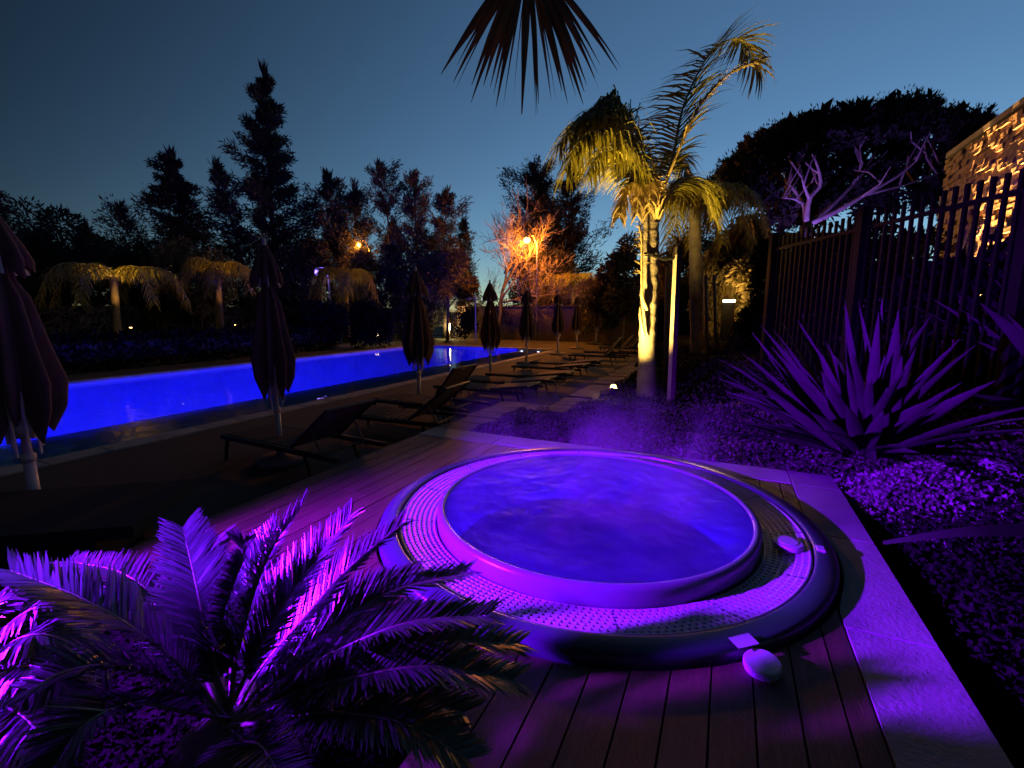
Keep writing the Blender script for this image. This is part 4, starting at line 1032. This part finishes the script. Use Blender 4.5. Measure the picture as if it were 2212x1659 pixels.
def fence_hedge(label, la0, la1, de0, de1, h_, seed, n, zb=.2):
    random.seed(seed); c0 = fr((la0+la1)/2, (de0+de1)/2, zb); t = thing('hedge', label, 'hedge', c0)
    mb = MB(); boxdir(mb, c0, FW, RT, (de1-de0)/2-.2, (la1-la0)/2-.15, zb-.3, zb+h_*.85); obj('inner_branches', mb, M_bark2, t); cr = MB()
    for k in range(n):
        q = fr(random.uniform(la0,la1), random.uniform(de0,de1), 0); hh = h_*(1+.22*mnoise.noise(Vector((q.x*.9,q.y*.9,seed)))); f_ = random.randrange(3)
        z = zb+hh if f_ == 0 else zb+hh*random.random()
        if f_ == 1: q = fr(la0, random.uniform(de0,de1), 0)
        elif f_ == 2: q = fr(random.uniform(la0,la1), de0, 0)
        spray(cr, Vector((q.x,q.y,z))+rv(.13), (rv()+Vector((0,0,.5))).normalized(), random.uniform(.1,.26), .035)
    obj('foliage', cr, M_hedge, t); return t
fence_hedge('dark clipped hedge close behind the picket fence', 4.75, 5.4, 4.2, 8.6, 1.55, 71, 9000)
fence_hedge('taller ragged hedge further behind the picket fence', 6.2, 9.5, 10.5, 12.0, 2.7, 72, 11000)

# ================================================================== END WALL, GATE, LAMPS
YW = 26.7
def wall_run(label, x0, x1, y, h_, th=.28):
    t = thing('brown_wall', label, 'wall', ((x0+x1)/2, y, ZG)); L_ = x1-x0
    mb = MB(); mb.box((x0, y, ZG-.05), (x1, y+th, ZG+h_-.06)); obj('masonry', mb, M_wallb, t)
    n = max(1, int(L_/.9)); mb = MB(); mb.box((x0, y-.03, ZG+h_-.058), (x0+L_/n-.01, y+th+.03, ZG+h_), .01); s_ = obj('coping_stone', mb, M_wallb, t)
    for k in range(1, n): c_ = s_.copy(); COL.objects.link(c_); c_.location = (k*L_/n, 0, 0)
    return t
gx0 = pd(930, 700, 28).x*YW/pd(930, 700, 28).y; gx1 = pd(987, 700, 28).x*YW/pd(987, 700, 28).y
wall_run('brown end wall beyond the pool, right of the gate', gx1+.05, .2, YW, 2.12)
wall_run('brown end wall beyond the pool, left of the gate', gx0-7.5, gx0-.05, YW, 2.0)
wall_run('brown garden wall behind the palms near the fence end', .25, 4.5, 21.5, 2.0)
gt = thing('metal_gate', 'black barred gate in the brown end wall', 'gate', ((gx0+gx1)/2, YW+.1, ZG))
n = 12; mb = MB(); mb.box((gx0+.06, YW+.09, ZG+.12), (gx0+.085, YW+.115, ZG+1.62)); s_ = obj('bar', mb, M_blackm, gt)
for k in range(1, n): c_ = s_.copy(); COL.objects.link(c_); c_.location = (k*(gx1-gx0-.15)/(n-1), 0, 0)
for zz in (.12, 1.58): 
    mb = MB(); mb.box((gx0+.04, YW+.085, ZG+zz), (gx1-.04, YW+.12, ZG+zz+.045)); obj('rail', mb, M_blackm, gt)
for xx in (gx0+.0, gx0+(gx1-gx0)*.72, gx1-.06): mb = MB(); mb.box((xx, YW+.06, ZG), (xx+.08, YW+.14, ZG+1.75)); obj('gate_post', mb, M_blackm, gt)
def bollard(label, p, h_, power, col, glow=25, base=True, spill=None):
    t = thing('bollard_light', label, 'bollard light', p, 'low garden bollard lights')
    mb = MB(); mb.tube([p, p+Vector((0,0,h_*.55))], .055, 12); obj('post', mb, M_steel, t, True)
    mb = MB(); mb.tube([p+Vector((0,0,h_*.55)), p+Vector((0,0,h_*.95))], .06, 14); obj('lens', mb, emit('bollard_glow', col, glow), t, True)
    mb = MB(); mb.lathe([(.001,h_*1.04),(.06,h_*1.02),(.085,h_*.96),(.06,h_*.95)], (0,0), 14)
    for i in range(len(mb.v)): v = mb.v[i]; mb.v[i] = (v[0]+p.x, v[1]+p.y, v[2]+p.z)
    obj('hood', mb, M_steel, t, True)
    lamp('POINT', p+Vector((-.0,-.22,h_*.7)), power, col, t, size=.08); return t
BOL = (1, .70, .25)
gp = Vector((gx1-.32, YW-.45, ZG)); bollard('bright bollard lamp in front of the barred gate', gp, 1.05, 38, BOL, 22)
p = at(815, 738, ZG); bollard('small bollard lamp across the pool near the gate', Vector((p.x, p.y, ZG)), .6, 12, BOL, 18)
p = at(367, 760, ZG); bollard('small bollard lamp across the pool below the golden palm', Vector((p.x, p.y, ZG)), .45, 10, BOL, 18)
def street_lamp(label, px, py, dep, power, col, r_=.2, glow=60):
    h_ = pd(px, py, dep); b0 = Vector((h_.x, h_.y, ZG)); t = thing('street_lamp', label, 'street lamp', b0)
    mb = MB(); mb.tube([b0+Vector((.5,.4,0)), Vector((h_.x+.5, h_.y+.4, h_.z-.3)), h_+Vector((.3,.25,.22)), h_+Vector((0,0,.2))], [.07,.05,.04,.035], 8); obj('pole', mb, M_steel, t, True)
    mb = MB(); mb.lathe([(.001,.24),(r_*.6,.22),(r_*1.1,.05),(r_*1.0,.03)], (0,0), 16)
    for i in range(len(mb.v)): v = mb.v[i]; mb.v[i] = (v[0]+h_.x, v[1]+h_.y, v[2]+h_.z)
    obj('hood', mb, M_steel, t, True)
    mb = MB(); mb.lathe([(.001,.06),(r_*.7,.04),(r_,-.03),(r_*.75,-.16),(.001,-.24)], (0,0), 16)
    for i in range(len(mb.v)): v = mb.v[i]; mb.v[i] = (v[0]+h_.x, v[1]+h_.y, v[2]+h_.z)
    obj('globe', mb, emit('street_glow', col, glow), t, True)
    lamp('POINT', h_+Vector((-FW.x*.4,-FW.y*.4,-.35)), power, col, t, size=.25); return t
street_lamp('big orange street lamp glowing beside the bare tree', 1138, 517, 27.5, 1250, (1,.28,.025), .22, 30)
street_lamp('smaller orange street lamp glowing beside the dark twin conifer', 775, 527, 30.5, 260, (1,.30,.03), .12, 16)
street_lamp('small yellow lamp among the trees above the long hedge', 380, 601, 27, 120, (1,.7,.25), .07, 18)
street_lamp('violet lamp on a pole beside the tallest conifer', 684, 586, 27, 60, (.25,.15,1), .12, 3)
# thin pole with arm light by the end wall
p = ground_pt(1027, 25.6); t = thing('lamp_post', 'thin lamp post with side arm at the end wall', 'lamp post', p); e = pd(1027, 640, 25.6)
mb = MB(); mb.tube([p, e], .04, 8); obj('pole', mb, M_steel, t); mb = MB(); mb.tube([e-Vector((0,0,.1)), e-Vector((0,0,.1))-RT*.35], .03, 6); obj('arm', mb, M_steel, t)
mb = MB(); q = e-Vector((0,0,.12))-RT*.35; mb.box((q.x-.12,q.y-.06,q.z-.05),(q.x+.1,q.y+.06,q.z-.0)); obj('lamp_head', mb, M_plaster, t)
# white notice on the wall
p = pd(1068, 692, 30); s_ = YW/p.y; mb = MB(); mb.box((p.x*s_-.2, YW-.035, .75), (p.x*s_+.2, YW-.02, 1.3)); tag(obj('wall_sign', mb, M_plaster), 'small blank pale sign on the brown end wall', 'sign')
# lit strip light beside the golden tree
p = pd(1575, 651, 16.5); t = thing('strip_light', 'bright horizontal strip light under the golden lit tree', 'strip light', (p.x, p.y, p.z))
mb = MB(); boxdir(mb, p, RT, FW, .2, .05, p.z-.02, p.z+.05); obj('tube', mb, emit('strip_glow', (1,.78,.4), 14), t); mb = MB(); boxdir(mb, p+FW*.06, RT, FW, .22, .02, ZG, p.z+.07); obj('housing', mb, M_blackm, t)
lamp('POINT', p+Vector((0,0,.25))-FW*.1, 150, (1,.55,.12), t, size=.15)
# far house with lit windows behind the fence
hp = ground_pt(1720, 40); t = thing('far_house', 'pale house with lit windows seen through the fence', 'house', hp)
mb = MB(); boxdir(mb, hp+FW*2, RT, FW, 5.0, 2.0, ZG, 7.6); obj('wall', mb, M_plaster, t); mb = MB(); boxdir(mb, hp+FW*2, RT, FW, 5.3, 2.3, 7.6, 7.9); obj('roof', mb, M_wallb, t)
M_win = emit('window_glow', (.75,.85,.9), .45); M_win2 = emit('window_glow_warm', (1,.62,.25), .6)
for k, (px, y0, y1, m_) in enumerate(((1682,555,602,M_win),(1697,565,600,M_win),(1708,560,596,M_win),(1740,515,528,M_win),(1765,600,622,M_win2),(1800,560,580,M_win))):
    c_ = hp+RT*((px-1720)/1000*40)-FW*.02; z1 = 1.35+(673-y0)*.04; z0 = 1.35+(673-y1)*.04; mb = MB(); boxdir(mb, c_, RT, FW, .22, .04, z0, z1); w_ = obj('window', mb, M_plaster, t)
    mb = MB(); boxdir(mb, c_-FW*.045, RT, FW, .17, .004, z0+.06, z1-.06); obj('pane', mb, m_, w_)
# lamps in the garden behind the fence
for k, (px, py, dep, pw, col, lab) in enumerate(((1802, 655, 11, 6, (1,.6,.15), 'tall glowing bollard behind the flax seen through the fence'), (1935, 624, 12, 5, (1,.55,.2), 'small glowing bollard behind the fence near the building corner'))):
    e = pd(px, py, dep); bollard(lab, Vector((e.x, e.y, gz(e.x, e.y))), max(.5, e.z-gz(e.x, e.y)+.2), pw, col, 12)

# ================================================================== VIOLET FLOODLIGHT AND STEAM
VIO = (.18, .002, 1)
fl = Vector((-3.3, .0, 1.15)); t = thing('garden_floodlight', 'violet floodlight on a post at the corner of the planting bed', 'floodlight', (fl.x, fl.y, ZG))
mb = MB(); mb.tube([(fl.x-.05, fl.y, ZG), (fl.x-.05, fl.y, fl.z-.12)], .025, 8); obj('post', mb, M_blackm, t)
d = Vector((cos(radians(47)), sin(radians(47)), -.25)).normalized(); mb = MB(); mb.tube([fl-d*.16, fl-d*.15, fl-d*.02], [.06,.085,.095], 16); obj('housing', mb, M_blackm, t)
mb = MB(); mb.tube([fl-d*.019, fl-d*.015], .085, 16); obj('lens', mb, emit('flood_glow', (.4,.1,1), 10), t)
lamp('SPOT', fl, 4300, VIO, t, fl+Vector((cos(radians(44)), sin(radians(44)), -.34))*3, .05, 74, .85)

u = pd(-330, 1150, .8); t = thing('garden_uplight', 'added violet helper spotlight on a tall spike above the warm lit sago palm', 'spotlight', (u.x, u.y, -.07), 'garden uplights')  # added lamp that brightens the front sago's fronds, no known fixture
d = (pd(400, 1190, 1.3)-u).normalized(); mb = MB(); mb.tube([u-d*.1, u-d*.09, u-d*.01], [.03,.04,.04], 12); obj('housing', mb, M_blackm, t)
mb = MB(); mb.tube([u-d*.009, u-d*.006], .035, 12); obj('lens', mb, emit('violet_glow', (.3,.1,1), 8), t); mb = MB(); mb.tube([(u.x,u.y,-.15), u-Vector((0,0,.03))], .008, 6); obj('spike', mb, M_blackm, t)
lamp('SPOT', u, 190, (.13,.004,1), t, pd(400, 1190, 1.3), .03, 44, .6)

sm = bpy.data.materials.new('steam'); sm.use_nodes = True; n_ = sm.node_tree; n_.nodes.remove(n_.nodes['Principled BSDF'])
pv = n_.nodes.new('ShaderNodeVolumePrincipled'); pv.inputs['Color'].default_value = (.85,.85,.9,1); pv.inputs['Anisotropy'].default_value = .2
tc = n_.nodes.new('ShaderNodeTexCoord'); mp = n_.nodes.new('ShaderNodeMapping'); mp.inputs['Scale'].default_value = (2.6,2.6,1.5); n_.links.new(tc.outputs['Object'], mp.inputs[0])
no = n_.nodes.new('ShaderNodeTexNoise'); no.inputs['Scale'].default_value = 1.0; no.inputs['Detail'].default_value = 3; no.inputs['Distortion'].default_value = .8; n_.links.new(mp.outputs[0], no.inputs['Vector'])
mr = n_.nodes.new('ShaderNodeMapRange'); mr.inputs['From Min'].default_value = .48; mr.inputs['From Max'].default_value = .75; mr.inputs['To Max'].default_value = .85; n_.links.new(no.outputs['Fac'], mr.inputs['Value'])
sx = n_.nodes.new('ShaderNodeSeparateXYZ'); n_.links.new(tc.outputs['Object'], sx.inputs[0])
fz = n_.nodes.new('ShaderNodeMapRange'); fz.inputs['From Min'].default_value = .15; fz.inputs['From Max'].default_value = .85; fz.inputs['To Min'].default_value = 1; fz.inputs['To Max'].default_value = 0; n_.links.new(sx.outputs['Z'], fz.inputs['Value'])
mm = n_.nodes.new('ShaderNodeMath'); mm.operation = 'MULTIPLY'; n_.links.new(mr.outputs[0], mm.inputs[0]); n_.links.new(fz.outputs[0], mm.inputs[1]); cxy = n_.nodes.new('ShaderNodeCombineXYZ'); n_.links.new(sx.outputs['X'], cxy.inputs[0]); n_.links.new(sx.outputs['Y'], cxy.inputs[1])
ln_ = n_.nodes.new('ShaderNodeVectorMath'); ln_.operation = 'LENGTH'; n_.links.new(cxy.outputs[0], ln_.inputs[0])
rf = n_.nodes.new('ShaderNodeMapRange'); rf.interpolation_type = 'SMOOTHSTEP'
for k_, v_ in (('From Min', .55), ('From Max', .98), ('To Min', 1), ('To Max', 0)): rf.inputs[k_].default_value = v_
n_.links.new(ln_.outputs['Value'], rf.inputs['Value'])
m3 = n_.nodes.new('ShaderNodeMath'); m3.operation = 'MULTIPLY'; n_.links.new(mm.outputs[0], m3.inputs[0]); n_.links.new(rf.outputs[0], m3.inputs[1]); n_.links.new(m3.outputs[0], pv.inputs['Density'])
n_.links.new(pv.outputs[0], n_.nodes['Material Output'].inputs['Volume'])
mb = MB(); mb.lathe([(.001,.14),(.95,.14),(1.05,.4),(1.25,.85),(.001,.87)], (0,0), 32); so = obj('steam', mb, sm); so.location = (CX, CY, 0)
tag(so, 'faint violet steam drifting over the hot tub', 'steam', kind='stuff')
